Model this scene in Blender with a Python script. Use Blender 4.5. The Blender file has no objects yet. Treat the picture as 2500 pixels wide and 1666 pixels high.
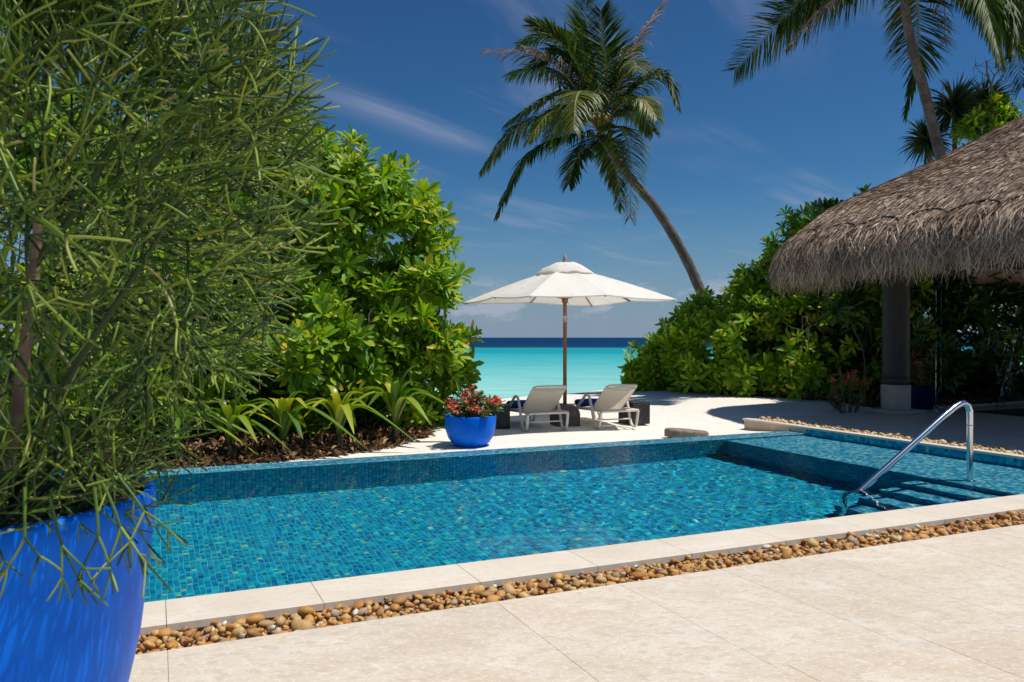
import bpy, math, random
import numpy as np
from mathutils import Vector, Matrix

# ------------------------------------------------------------------ camera, sky, sun, exposure
sc = bpy.context.scene
COL = sc.collection
R = math.radians
CAM_Z = 1.55
FPX = 1944.0                      # focal length in pixels of the 2500 px wide photograph (28 mm)

cam = bpy.data.cameras.new('camera'); cam.lens = 28.0; cam.sensor_width = 36.0
cam.clip_start = 0.05; cam.clip_end = 60000
cam.dof.use_dof = True; cam.dof.focus_distance = 11.0; cam.dof.aperture_fstop = 7.0
cam_ob = bpy.data.objects.new('camera', cam); COL.objects.link(cam_ob)
cam_ob.location = (0, 0, CAM_Z); cam_ob.rotation_euler = (R(90 - 0.25), 0, 0)
sc.camera = cam_ob

SUN_EL, SUN_AZ = 67.0, -9.0       # azimuth measured from +X (right of view) towards +Y (away)
sun_dir = Vector((math.cos(R(SUN_EL)) * math.cos(R(SUN_AZ)), math.cos(R(SUN_EL)) * math.sin(R(SUN_AZ)), math.sin(R(SUN_EL))))
sun = bpy.data.lights.new('sun', 'SUN'); sun.energy = 4.4; sun.angle = R(0.53); sun.color = (1.0, 0.955, 0.88)
sun_ob = bpy.data.objects.new('sun', sun); COL.objects.link(sun_ob)
sun_ob.rotation_euler = sun_dir.to_track_quat('Z', 'Y').to_euler()
sun_ob.location = (10, 5, 30)
sun.cycles.is_caustics_light = True

world = bpy.data.worlds.new('World'); sc.world = world; world.use_nodes = True
def build_world():
    nt = world.node_tree; N = nt.nodes; L = nt.links
    bg = N['Background']; bg.inputs[1].default_value = 0.085
    sky = N.new('ShaderNodeTexSky'); sky.sky_type = 'NISHITA'; sky.sun_disc = False
    sky.sun_elevation = R(SUN_EL); sky.sun_rotation = R(90 - SUN_AZ)
    sky.altitude = 0; sky.air_density = 1.0; sky.dust_density = 0.4; sky.ozone_density = 2.2
    # deep blue of a polarised tropical sky: higher contrast, less red
    gm = N.new('ShaderNodeGamma'); gm.inputs[1].default_value = 1.30
    sc0 = N.new('ShaderNodeMix'); sc0.data_type = 'RGBA'; sc0.blend_type = 'MULTIPLY'; sc0.inputs[0].default_value = 1
    sc0.inputs[7].default_value = (0.195, 0.37, 0.475, 1)
    L.new(sky.outputs[0], gm.inputs[0]); L.new(gm.outputs[0], sc0.inputs[6])
    # direction based haze and clouds
    tc = N.new('ShaderNodeTexCoord'); sep = N.new('ShaderNodeSeparateXYZ'); L.new(tc.outputs['Generated'], sep.inputs[0])
    def math_(op, a, b=None, clamp=False):
        m = N.new('ShaderNodeMath'); m.operation = op; m.use_clamp = clamp
        for i, s in enumerate((a, b)):
            if s is None: continue
            if isinstance(s, (int, float)): m.inputs[i].default_value = s
            else: L.new(s, m.inputs[i])
        return m.outputs[0]
    def maprange(v, a, b, c, d, mode='SMOOTHSTEP'):
        m = N.new('ShaderNodeMapRange'); m.interpolation_type = mode
        L.new(v, m.inputs[0])
        for i, q in enumerate((a, b, c, d)): m.inputs[i + 1].default_value = q
        return m.outputs[0]
    z = sep.outputs[2]
    hz = N.new('ShaderNodeMix'); hz.data_type = 'RGBA'; hz.clamp_factor = True       # pale lavender sea haze low over the horizon
    L.new(math_('POWER', maprange(z, 0.0, 0.20, 0.92, 0.0, 'LINEAR'), 1.7), hz.inputs[0]); L.new(sc0.outputs[2], hz.inputs[6]); hz.inputs[7].default_value = (3.0, 3.75, 5.3, 1)
    zc = math_('MAXIMUM', z, 0.03)
    px = math_('DIVIDE', sep.outputs[0], zc); py = math_('DIVIDE', sep.outputs[1], zc)
    comb = N.new('ShaderNodeCombineXYZ'); L.new(px, comb.inputs[0]); L.new(py, comb.inputs[1])
    mr0 = N.new('ShaderNodeMapping'); mr0.inputs['Rotation'].default_value = (0, 0, R(-59)); L.new(comb.outputs[0], mr0.inputs[0])
    mp = N.new('ShaderNodeMapping'); mp.inputs['Scale'].default_value = (0.35, 1.6, 1); mp.inputs['Location'].default_value = (2.35, 0.9, 0)
    L.new(mr0.outputs[0], mp.inputs[0])
    n1 = N.new('ShaderNodeTexNoise'); n1.inputs['Scale'].default_value = 0.8; n1.inputs['Detail'].default_value = 8; n1.inputs['Roughness'].default_value = 0.6; n1.inputs['Distortion'].default_value = 0.9
    L.new(mp.outputs[0], n1.inputs['Vector'])
    n2 = N.new('ShaderNodeTexNoise'); n2.inputs['Scale'].default_value = 0.55; n2.inputs['Detail'].default_value = 2
    L.new(comb.outputs[0], n2.inputs['Vector'])
    cir = math_('MULTIPLY', maprange(n1.outputs[0], 0.46, 0.76, 0, 1), maprange(n2.outputs[0], 0.38, 0.60, 0, 1))
    # one longer wind-drawn streak
    sp2 = N.new('ShaderNodeSeparateXYZ'); L.new(mr0.outputs[0], sp2.inputs[0])
    ac = math_('ABSOLUTE', math_('ADD', math_('SUBTRACT', sp2.outputs[1], 2.26), math_('MULTIPLY', math_('SUBTRACT', n1.outputs[0], 0.5), 0.55)))
    al = math_('ABSOLUTE', math_('SUBTRACT', sp2.outputs[0], 2.9))
    strk = math_('MULTIPLY', maprange(ac, 0.0, 0.30, 1, 0), maprange(al, 0.2, 1.05, 1, 0))
    strk = math_('MULTIPLY', strk, maprange(n1.outputs[0], 0.32, 0.62, 0.15, 1))
    cir = math_('MULTIPLY', cir, maprange(z, 0.04, 0.12, 0, 1))
    cir = math_('ADD', math_('MULTIPLY', cir, 0.42), math_('MULTIPLY', strk, 0.42))
    # low cumulus band above the horizon, azimuth/elevation noise
    mp2 = N.new('ShaderNodeMapping'); mp2.inputs['Scale'].default_value = (15, 15, 34); mp2.inputs['Location'].default_value = (1.7, 0.0, 0.3)
    L.new(tc.outputs['Generated'], mp2.inputs[0])
    n3 = N.new('ShaderNodeTexNoise'); n3.inputs['Scale'].default_value = 1.0; n3.inputs['Detail'].default_value = 7; n3.inputs['Roughness'].default_value = 0.62
    L.new(mp2.outputs[0], n3.inputs['Vector'])
    band = math_('MULTIPLY', maprange(z, 0.012, 0.035, 0, 1), maprange(z, 0.05, 0.085, 1, 0))
    cum = math_('MULTIPLY', math_('MULTIPLY', maprange(n3.outputs[0], 0.50, 0.60, 0, 1), band), 0.62)
    mx = N.new('ShaderNodeMix'); mx.data_type = 'RGBA'; mx.clamp_factor = True
    L.new(math_('ADD', cir, cum, True), mx.inputs[0]); L.new(hz.outputs[2], mx.inputs[6]); mx.inputs[7].default_value = (5.2, 5.5, 6.8, 1)
    L.new(mx.outputs[2], bg.inputs[0])
build_world()

vs = sc.view_settings
vs.view_transform = 'Standard'; vs.look = 'None'; vs.exposure = 0.0; vs.gamma = 1.0; vs.use_curve_mapping = False
cy = sc.cycles
cy.use_denoising = True
try: cy.denoiser = 'OPENIMAGEDENOISE'
except Exception: pass
cy.max_bounces = 8; cy.diffuse_bounces = 3; cy.glossy_bounces = 4; cy.transmission_bounces = 8; cy.transparent_max_bounces = 8
cy.caustics_reflective = False; cy.caustics_refractive = True; cy.sample_clamp_indirect = 6.0
cy.use_adaptive_sampling = True; cy.adaptive_threshold = 0.015

# ------------------------------------------------------------------ frames of reference
TH = R(24.1); CT, ST = math.cos(TH), math.sin(TH)
def uv(u, v, z=0.0):              # pool axes: u along the pool to the right, v across it towards the sea
    return np.array((CT * u - ST * v, ST * u + CT * v, z))
def UVA(a):                       # the same for arrays (n,3) of u,v,z
    a = np.asarray(a, float); o = a.copy()
    o[..., 0] = CT * a[..., 0] - ST * a[..., 1]; o[..., 1] = ST * a[..., 0] + CT * a[..., 1]
    return o
def at(px, py, Y):                # point at depth Y metres seen at photo pixel px,py
    return np.array(((px - 1250.0) / FPX * Y, Y, CAM_Z + (824.5 - py) / FPX * Y))
def smooth(a, b, x):
    t = np.clip((np.asarray(x, float) - a) / (b - a), 0, 1); return t * t * (3 - 2 * t)
def _fbm(x, y):
    return (np.sin(x * 1.3 + 1.7 * np.sin(y * .7)) + np.sin(y * 1.7 + 1.3 * np.sin(x * .9) + 2) + .5 * np.sin(x * 3.1 + y * 2.3)) / 2.5
def ground_z(x, y):               # the beach
    x = np.asarray(x, float); y = np.asarray(y, float)
    yc = 21.6 + 1.05 * np.clip(x, -7, 12)
    z = -0.16 + 0.06 * smooth(12, 15, y) + 0.16 * smooth(1.5, 6, x) * smooth(15, 20, y) + 0.02 * _fbm(x * .8, y * .8)
    z = z - 0.16 * np.clip(y - yc, 0, 14) * smooth(0, 1.2, y - yc)
    return z
WATER_Z = -0.12

# ------------------------------------------------------------------ mesh helpers
def np_mesh(name, V, F, mat=None, smooth_=False):
    V = np.asarray(V, np.float32).reshape(-1, 3); F = np.asarray(F, np.int32)
    me = bpy.data.meshes.new(name); n, k = F.shape
    me.vertices.add(len(V)); me.vertices.foreach_set('co', V.ravel())
    me.loops.add(n * k); me.loops.foreach_set('vertex_index', F.ravel())
    me.polygons.add(n); me.polygons.foreach_set('loop_start', np.arange(0, n * k, k, dtype=np.int32))
    me.polygons.foreach_set('use_smooth', np.full(n, bool(smooth_)))
    me.update(calc_edges=True)
    if mat: me.materials.append(mat)
    return me
def link(name, me, parent=None, loc=None, **props):
    o = bpy.data.objects.new(name, me); COL.objects.link(o)
    if parent is not None: o.parent = parent
    if loc is not None: o.location = loc
    for k, v in props.items(): o[k] = v
    return o
def empty(name, loc=(0, 0, 0), rz=0.0, **props):
    o = bpy.data.objects.new(name, None); COL.objects.link(o); o.empty_display_size = 0.1
    o.location = loc; o.rotation_euler = (0, 0, rz)
    for k, v in props.items(): o[k] = v
    return o
def base_of(o):
    b = np.zeros(3)
    while o is not None: b += np.array(o.location); o = o.parent
    return b
class MB:                          # collects quads
    def __init__(s): s.V = []; s.F = []; s.n = 0
    def add(s, V, F):
        V = np.asarray(V, float).reshape(-1, 3); F = np.asarray(F, int).reshape(-1, 4)
        s.V.append(V); s.F.append(F + s.n); s.n += len(V); return s
    def box(s, c, size, Rm=None):
        h = np.array(size, float) / 2
        v = np.array([[-1,-1,-1],[1,-1,-1],[1,1,-1],[-1,1,-1],[-1,-1,1],[1,-1,1],[1,1,1],[-1,1,1]], float) * h
        if Rm is not None: v = v @ np.asarray(Rm).T
        return s.add(v + np.asarray(c, float), BOXF)
    def bbox(s, c, size, b=0.01, Rm=None):   # box with chamfered vertical and top edges
        h = np.array(size, float) / 2; b = min(b, h.min() * .9)
        def ring(ix, iy, z): return [[-ix + b, -iy, z], [ix - b, -iy, z], [ix, -iy + b, z], [ix, iy - b, z], [ix - b, iy, z], [-ix + b, iy, z], [-ix, iy - b, z], [-ix, -iy + b, z]]
        rings = [ring(h[0] - b, h[1] - b, -h[2]), ring(h[0], h[1], -h[2] + b), ring(h[0], h[1], h[2] - b), ring(h[0] - b, h[1] - b, h[2])]
        v = np.array(rings, float).reshape(-1, 3)
        F = []
        for r in range(3):
            for i in range(8): F.append([r*8+i, r*8+(i+1)%8, (r+1)*8+(i+1)%8, (r+1)*8+i])
        for o, fl in ((0, 1), (24, 0)):
            q = [[7,0,1,2],[7,2,3,6],[6,3,4,5]]
            for a in q: F.append([o+i for i in (a[::-1] if fl else a)])
        if Rm is not None: v = v @ np.asarray(Rm).T
        return s.add(v + np.asarray(c, float), F)
    def tube(s, P, r, sides=8, flat=None, cap=True):
        V, F = tube(P, r, sides, flat, cap); return s.add(V, F)
    def lathe(s, prof, c=(0, 0, 0), n=40):
        prof = np.array(prof, float); a = np.linspace(0, 2 * math.pi, n, endpoint=False)
        V = np.stack([prof[:, None, 0] * np.cos(a), prof[:, None, 0] * np.sin(a), np.repeat(prof[:, 1:2], n, 1)], -1)
        k = len(prof); i = np.arange(k * n).reshape(k, n); j = np.roll(i, -1, 1)
        F = np.stack([i[:-1], j[:-1], j[1:], i[1:]], -1).reshape(-1, 4)
        return s.add(V.reshape(-1, 3) + np.asarray(c, float), F)
    def build(s, name, mat, parent=None, smooth_=False, world=True, **props):
        V = np.concatenate(s.V)          # world: the coordinates are world ones and the parent is moved but not turned
        if parent is not None and world: V = V - base_of(parent)
        me = np_mesh(name, V, np.concatenate(s.F), mat, smooth_)
        return link(name, me, parent, **props)
BOXF = np.array([[0,3,2,1],[4,5,6,7],[0,1,5,4],[1,2,6,5],[2,3,7,6],[3,0,4,7]])
def tube(P, r, sides=8, flat=None, cap=True):
    P = np.asarray(P, float); K = len(P); r = np.broadcast_to(np.asarray(r, float), (K,)).copy()
    if cap:                                          # pinch both ends shut
        P = np.concatenate([P[:1], P, P[-1:]]); r = np.concatenate([[r[0] * .02], r, [r[-1] * .02]]); K += 2
    T = np.gradient(P, axis=0)
    for i in range(K):
        if np.linalg.norm(T[i]) < 1e-9: T[i] = T[i - 1] if i else T[min(2, K - 1)]
    T /= np.linalg.norm(T, axis=1)[:, None] + 1e-12
    ref = np.array((0, 0, 1.0)) if abs(T[0][2]) < .9 else np.array((1.0, 0, 0))
    A = np.zeros((K, 3)); a = ref - T[0] * ref.dot(T[0]); a /= np.linalg.norm(a)
    for i in range(K):
        a = a - T[i] * a.dot(T[i]); a /= np.linalg.norm(a) + 1e-12; A[i] = a
    B = np.cross(T, A)
    ang = np.linspace(0, 2 * math.pi, sides, endpoint=False)
    fl = (1, 1) if flat is None else flat
    V = P[:, None] + r[:, None, None] * (fl[0] * np.cos(ang)[None, :, None] * A[:, None] + fl[1] * np.sin(ang)[None, :, None] * B[:, None])
    i = np.arange(K * sides).reshape(K, sides); j = np.roll(i, -1, 1)
    F = np.stack([i[:-1], j[:-1], j[1:], i[1:]], -1).reshape(-1, 4)
    return V.reshape(-1, 3), F
def tube_batch(P, r, sides=5):                       # P (M,K,3), r (M,K): M separate tubes
    P = np.asarray(P, float); r = np.asarray(r, float); M, K, _ = P.shape
    T = np.gradient(P, axis=1); T /= np.linalg.norm(T, axis=2)[..., None] + 1e-12
    ref = np.zeros((M, 1, 3)); ref[..., 2] = 1; ref[np.abs(T[:, 0, 2]) > .9] = (1, 0, 0)
    A = ref - T * (ref * T).sum(2)[..., None]; A /= np.linalg.norm(A, axis=2)[..., None] + 1e-12
    B = np.cross(T, A); ang = np.linspace(0, 2 * math.pi, sides, endpoint=False)
    V = P[:, :, None] + r[:, :, None, None] * (np.cos(ang)[None, None, :, None] * A[:, :, None] + np.sin(ang)[None, None, :, None] * B[:, :, None])
    i = np.arange(M * K * sides).reshape(M, K, sides); j = np.roll(i, -1, 2)
    F = np.stack([i[:, :-1], j[:, :-1], j[:, 1:], i[:, 1:]], -1).reshape(-1, 4)
    return V.reshape(-1, 3), F
def bez(pts, n):                                     # smooth curve through the points
    pts = np.asarray(pts, float); m = len(pts)
    t = np.linspace(0, m - 1, n); i = np.clip(t.astype(int), 0, m - 2); f = (t - i)[:, None]
    p0 = pts[np.maximum(i - 1, 0)]; p1 = pts[i]; p2 = pts[i + 1]; p3 = pts[np.minimum(i + 2, m - 1)]
    return .5 * ((2 * p1) + (-p0 + p2) * f + (2 * p0 - 5 * p1 + 4 * p2 - p3) * f ** 2 + (-p0 + 3 * p1 - 3 * p2 + p3) * f ** 3)
def frames(Z, rng, roll=None):                       # (n,3,3) rotations whose third column is Z
    Z = np.asarray(Z, float); Z = Z / (np.linalg.norm(Z, axis=1)[:, None] + 1e-12)
    ref = np.where(np.abs(Z[:, 2:3]) < .95, np.array([[0, 0, 1.0]]), np.array([[1.0, 0, 0]]))
    X = np.cross(ref, Z); X /= np.linalg.norm(X, axis=1)[:, None]; Y = np.cross(Z, X)
    a = rng.uniform(0, 2 * math.pi, len(Z)) if roll is None else np.broadcast_to(roll, (len(Z),))
    c, s = np.cos(a)[:, None], np.sin(a)[:, None]
    return np.stack([c * X + s * Y, -s * X + c * Y, Z], 2)
def place(protoV, protoF, pos, Rm, S):               # every copy of a prototype in one big array
    S = np.asarray(S, float)
    if S.ndim == 1: S = np.repeat(S[:, None], 3, 1)
    V = np.einsum('nij,nkj->nki', Rm, protoV[None] * S[:, None]) + pos[:, None]
    k = len(protoV); F = protoF[None] + (np.arange(len(pos)) * k)[:, None, None]
    return V.reshape(-1, 3), F.reshape(-1, protoF.shape[1])
def m4(pos, Rm, S):
    S = np.broadcast_to(np.asarray(S, float), (3,)); m = np.eye(4); m[:3, :3] = Rm * S[None, :]; m[:3, 3] = pos
    return Matrix(m.tolist())
def pieces(single, many, parent, protos, which, pos, Rm, S, mat, rank, n_single=300, smooth_=False, after=None):
    """the n_single best ranked copies become objects of their own, the rest one mesh"""
    pos = np.asarray(pos, float); S = np.asarray(S, float)
    if S.ndim == 1: S = np.repeat(S[:, None], 3, 1)
    order = np.argsort(rank); first = order[:n_single]; rest = order[n_single:]
    meshes = [np_mesh(single, v, f, mat, smooth_) for v, f in protos]
    org = base_of(parent) if parent is not None else np.zeros(3)
    for i in first:
        o = link(single, meshes[which[i]], parent); o.matrix_basis = m4(pos[i] - org, Rm[i], S[i])
        if after: after(o)
    big = None
    if len(rest):
        mb = MB()
        for k, (v, f) in enumerate(protos):
            sel = rest[which[rest] == k]
            if len(sel): mb.add(*place(v, f, pos[sel], Rm[sel], S[sel]))
        big = mb.build(many, mat, parent, smooth_, kind='stuff')
        if after: after(big)
    return big
def thing(name, label, cat, loc=(0, 0, 0), rz=0.0, group=None):
    o = empty(name, loc, rz, label=label, category=cat)
    if group: o['group'] = group
    bpy.context.view_layer.update()
    return o

# ------------------------------------------------------------------ materials
def mat(name, col=(.5, .5, .5), rough=.6, metal=0., spec=.5, ramp=None, noise=None, bump=None, transl=0., obj_var=0., island=None, coord='pos', coat=0., stretch=None, rot=0.):
    m = bpy.data.materials.new(name); m.use_nodes = True; nt = m.node_tree; N = nt.nodes; L = nt.links
    b = N['Principled BSDF']; b.inputs['Roughness'].default_value = rough; b.inputs['Metallic'].default_value = metal
    b.inputs['Specular IOR Level'].default_value = spec; b.inputs['Coat Weight'].default_value = coat
    vec = None
    if noise or bump:
        if coord == 'pos': g = N.new('ShaderNodeNewGeometry'); vec = g.outputs['Position']
        else: g = N.new('ShaderNodeTexCoord'); vec = g.outputs['Object']
        if stretch:
            mp = N.new('ShaderNodeMapping'); mp.inputs['Scale'].default_value = stretch; mp.inputs['Rotation'].default_value = (0, 0, rot); L.new(vec, mp.inputs[0]); vec = mp.outputs[0]
    colsock = None
    if island:                       # colours picked per separate piece
        g = N.new('ShaderNodeNewGeometry'); oi = N.new('ShaderNodeObjectInfo')
        ad = N.new('ShaderNodeMath'); ad.operation = 'ADD'; L.new(g.outputs['Random Per Island'], ad.inputs[0]); L.new(oi.outputs['Random'], ad.inputs[1])
        fr = N.new('ShaderNodeMath'); fr.operation = 'FRACT'; L.new(ad.outputs[0], fr.inputs[0])
        cr = N.new('ShaderNodeValToRGB'); e = cr.color_ramp.elements
        while len(e) < len(island): e.new(.5)
        for k, (p, c) in enumerate(island): e[k].position = p; e[k].color = (*c, 1)
        cr.color_ramp.interpolation = 'LINEAR'
        L.new(fr.outputs[0], cr.inputs[0]); colsock = cr.outputs[0]
    if noise:                        # list of (scale, detail, lo, hi, colour): each mixed over the colour so far
        for (s, d, lo, hi, c) in noise:
            nz = N.new('ShaderNodeTexNoise'); nz.inputs['Scale'].default_value = s; nz.inputs['Detail'].default_value = d; L.new(vec, nz.inputs['Vector'])
            mr = N.new('ShaderNodeMapRange'); mr.interpolation_type = 'SMOOTHSTEP'; L.new(nz.outputs[0], mr.inputs[0]); mr.inputs[1].default_value = lo; mr.inputs[2].default_value = hi
            mx = N.new('ShaderNodeMix'); mx.data_type = 'RGBA'; L.new(mr.outputs[0], mx.inputs[0])
            if colsock is None: mx.inputs[6].default_value = (*col, 1)
            else: L.new(colsock, mx.inputs[6])
            mx.inputs[7].default_value = (*c[:3], 1)
            if len(c) > 3:
                mm = N.new('ShaderNodeMath'); mm.operation = 'MULTIPLY'; L.new(mr.outputs[0], mm.inputs[0]); mm.inputs[1].default_value = c[3]; L.new(mm.outputs[0], mx.inputs[0])
            colsock = mx.outputs[2]
    if obj_var:
        oi = N.new('ShaderNodeObjectInfo'); mr = N.new('ShaderNodeMapRange'); L.new(oi.outputs['Random'], mr.inputs[0]); mr.inputs[3].default_value = 1 - obj_var; mr.inputs[4].default_value = 1 + obj_var
        hs = N.new('ShaderNodeHueSaturation'); L.new(mr.outputs[0], hs.inputs['Value'])
        if colsock is None: hs.inputs['Color'].default_value = (*col, 1)
        else: L.new(colsock, hs.inputs['Color'])
        colsock = hs.outputs[0]
    if colsock is None: b.inputs['Base Color'].default_value = (*col, 1)
    else: L.new(colsock, b.inputs['Base Color'])
    if bump:
        prev = None
        for (s, d, st, dist) in bump:
            nz = N.new('ShaderNodeTexNoise'); nz.inputs['Scale'].default_value = s; nz.inputs['Detail'].default_value = d; L.new(vec, nz.inputs['Vector'])
            bp = N.new('ShaderNodeBump'); bp.inputs['Strength'].default_value = st; bp.inputs['Distance'].default_value = dist; L.new(nz.outputs[0], bp.inputs['Height'])
            if prev: L.new(prev, bp.inputs['Normal'])
            prev = bp.outputs[0]
        L.new(prev, b.inputs['Normal'])
    if transl:
        out = N['Material Output']; tr = N.new('ShaderNodeBsdfTranslucent'); ms = N.new('ShaderNodeMixShader'); ms.inputs[0].default_value = transl
        hs = N.new('ShaderNodeHueSaturation'); hs.inputs['Saturation'].default_value = 1.1; hs.inputs['Value'].default_value = 1.5
        if colsock is None: hs.inputs['Color'].default_value = (*col, 1)
        else: L.new(colsock, hs.inputs['Color'])
        L.new(hs.outputs[0], tr.inputs[0]); L.new(b.outputs[0], ms.inputs[1]); L.new(tr.outputs[0], ms.inputs[2]); L.new(ms.outputs[0], out.inputs[0])
    return m

M = {}
M['sand'] = mat('white_sand', (.79, .735, .66), .95, spec=.15, noise=[(.9, 4, .35, .75, (.80, .74, .66)), (6, 5, .55, .75, (.62, .56, .48, .5)), (60, 2, .66, .74, (.42, .36, .29, .55))], bump=[(3.5, 5, .8, .07), (26, 4, .6, .014), (160, 2, .5, .003)])
M['travertine'] = mat('travertine', (.70, .605, .49), .55, spec=.35, obj_var=.03, stretch=(1.0, 1.7, 1), rot=-TH,
    noise=[(1.1, 7, .42, .66, (.61, .485, .35, .65)), (2.8, 10, .48, .70, (.77, .705, .61, .6)), (11, 10, .50, .62, (.58, .475, .365, .6)), (26, 8, .52, .64, (.78, .73, .66, .6)), (4.0, 10, .58, .72, (.53, .495, .455, .5)), (55, 6, .58, .68, (.42, .36, .30, .65)), (140, 3, .60, .68, (.30, .26, .22, .6))],
    bump=[(6, 5, .12, .01), (90, 3, .25, .002)])
M['travertine_light'] = mat('travertine_coping', (.74, .655, .545), .5, spec=.35, obj_var=.02, stretch=(1.0, 1.5, 1), rot=-TH,
    noise=[(1.6, 6, .42, .72, (.66, .55, .42, .6)), (3.0, 9, .52, .72, (.78, .72, .64, .8)), (18, 8, .48, .68, (.64, .545, .43, .55)), (44, 6, .62, .74, (.5, .43, .35, .55))], bump=[(6, 5, .1, .01), (90, 3, .22, .002)])
M['grout'] = mat('paving_grout', (.55, .46, .36), .9)
M['soil'] = mat('dark_soil', (.05, .036, .025), .95, noise=[(8, 5, .45, .7, (.10, .07, .045))], bump=[(20, 5, .8, .03)])
M['gravel_bed'] = mat('brown_gravel_bed', (.26, .17, .09), .95, noise=[(60, 3, .4, .6, (.30, .2, .12))])  # brown trough bottom under the pebbles
M['pebble'] = mat('river_pebble', rough=.6, spec=.3, island=[(0, (.38, .15, .032)), (.2, (.55, .265, .065)), (.42, (.64, .37, .12)), (.56, (.33, .16, .06)), (.74, (.68, .46, .19)), (.88, (.36, .23, .13)), (.95, (.45, .38, .30)), (1, (.82, .76, .64))],
    noise=[(55, 4, .45, .75, (.30, .17, .08, .5)), (160, 2, .6, .75, (.7, .6, .45, .35))], bump=[(90, 3, .2, .003)])
M['pebble_light'] = mat('pale_pebble', rough=.5, island=[(0, (.55, .36, .17)), (.35, (.68, .50, .28)), (.7, (.62, .43, .23)), (1, (.72, .60, .42))], noise=[(50, 3, .45, .75, (.5, .33, .16, .5))])
M['tile'] = mat('glass_mosaic', rough=.4, spec=.12, island=[(0, (.000, .13, .35)), (.2, (.000, .22, .47)), (.5, (.000, .31, .54)), (.75, (.000, .39, .58)), (.93, (.005, .52, .63)), (.975, (.06, .62, .48)), (1, (.45, .58, .30))])
M['tile_rim'] = mat('rim_mosaic', rough=.12, spec=.5, island=[(0, (.03, .15, .27)), (.4, (.06, .25, .38)), (.75, (.12, .35, .46)), (1, (.26, .48, .54))])  # lightened tones paint in some of the sky's reflection
M['tile_shelf'] = mat('shallow_pale_mosaic', rough=.4, spec=.12, island=[(0, (.01, .14, .34)), (.3, (.04, .28, .52)), (.6, (.11, .42, .62)), (.85, (.25, .56, .68)), (1, (.48, .68, .66))])  # paler tones stand in for shallow water absorbing less light
M['pool_grout'] = mat('pool_grout', (.10, .56, .60), .8)
M['green_grout'] = mat('step_grout', (.2, .45, .45), .8)
# ------------------------------------------------------------------ the beach and the sea
def build_ground():
    # one sheet in pool axes, with a hole where the pool shell stands
    ul = np.unique(np.concatenate([np.linspace(-60, -3.2, 40), np.linspace(-3.2, 10.40, 61), np.linspace(10.40, 26, 50), np.linspace(26, 70, 30)]))
    vl = np.unique(np.concatenate([np.linspace(-40, 4.5, 24), np.linspace(4.5, 10.93, 12), np.linspace(10.93, 34, 140), np.linspace(34, 60, 20)]))
    U, Vv = np.meshgrid(ul, vl); X = CT * U - ST * Vv; Y = ST * U + CT * Vv
    Z = ground_z(X, Y)
    near = Vv < 10.929
    Z = np.where(near, np.minimum(Z, -0.16), Z)
    paved = (U > 10.41) & (Vv < 12.2)
    Z = np.where(paved, -0.20, Z)
    # sand lies lower against the end of the pool wall
    Z = Z - 0.13 * np.exp(-(((U - 9.6) / 1.6) ** 2 + ((Vv - 12.0) / 1.0) ** 2)) * (Vv > 10.9)
    k = U.shape; i = np.arange(U.size).reshape(k)
    F = np.stack([i[:-1, :-1], i[:-1, 1:], i[1:, 1:], i[1:, :-1]], -1).reshape(-1, 4)
    uc = (U[:-1, :-1] + U[1:, 1:]).ravel() / 2; vc = (Vv[:-1, :-1] + Vv[1:, 1:]).ravel() / 2
    hole = (uc > -3.2) & (uc < 10.40) & (vc > 4.5) & (vc < 10.93)
    me = np_mesh('sand_ground', np.stack([X, Y, Z], -1), F[~hole], M['sand'], True)
    link('sand_ground', me, kind='structure')
build_ground()

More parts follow.
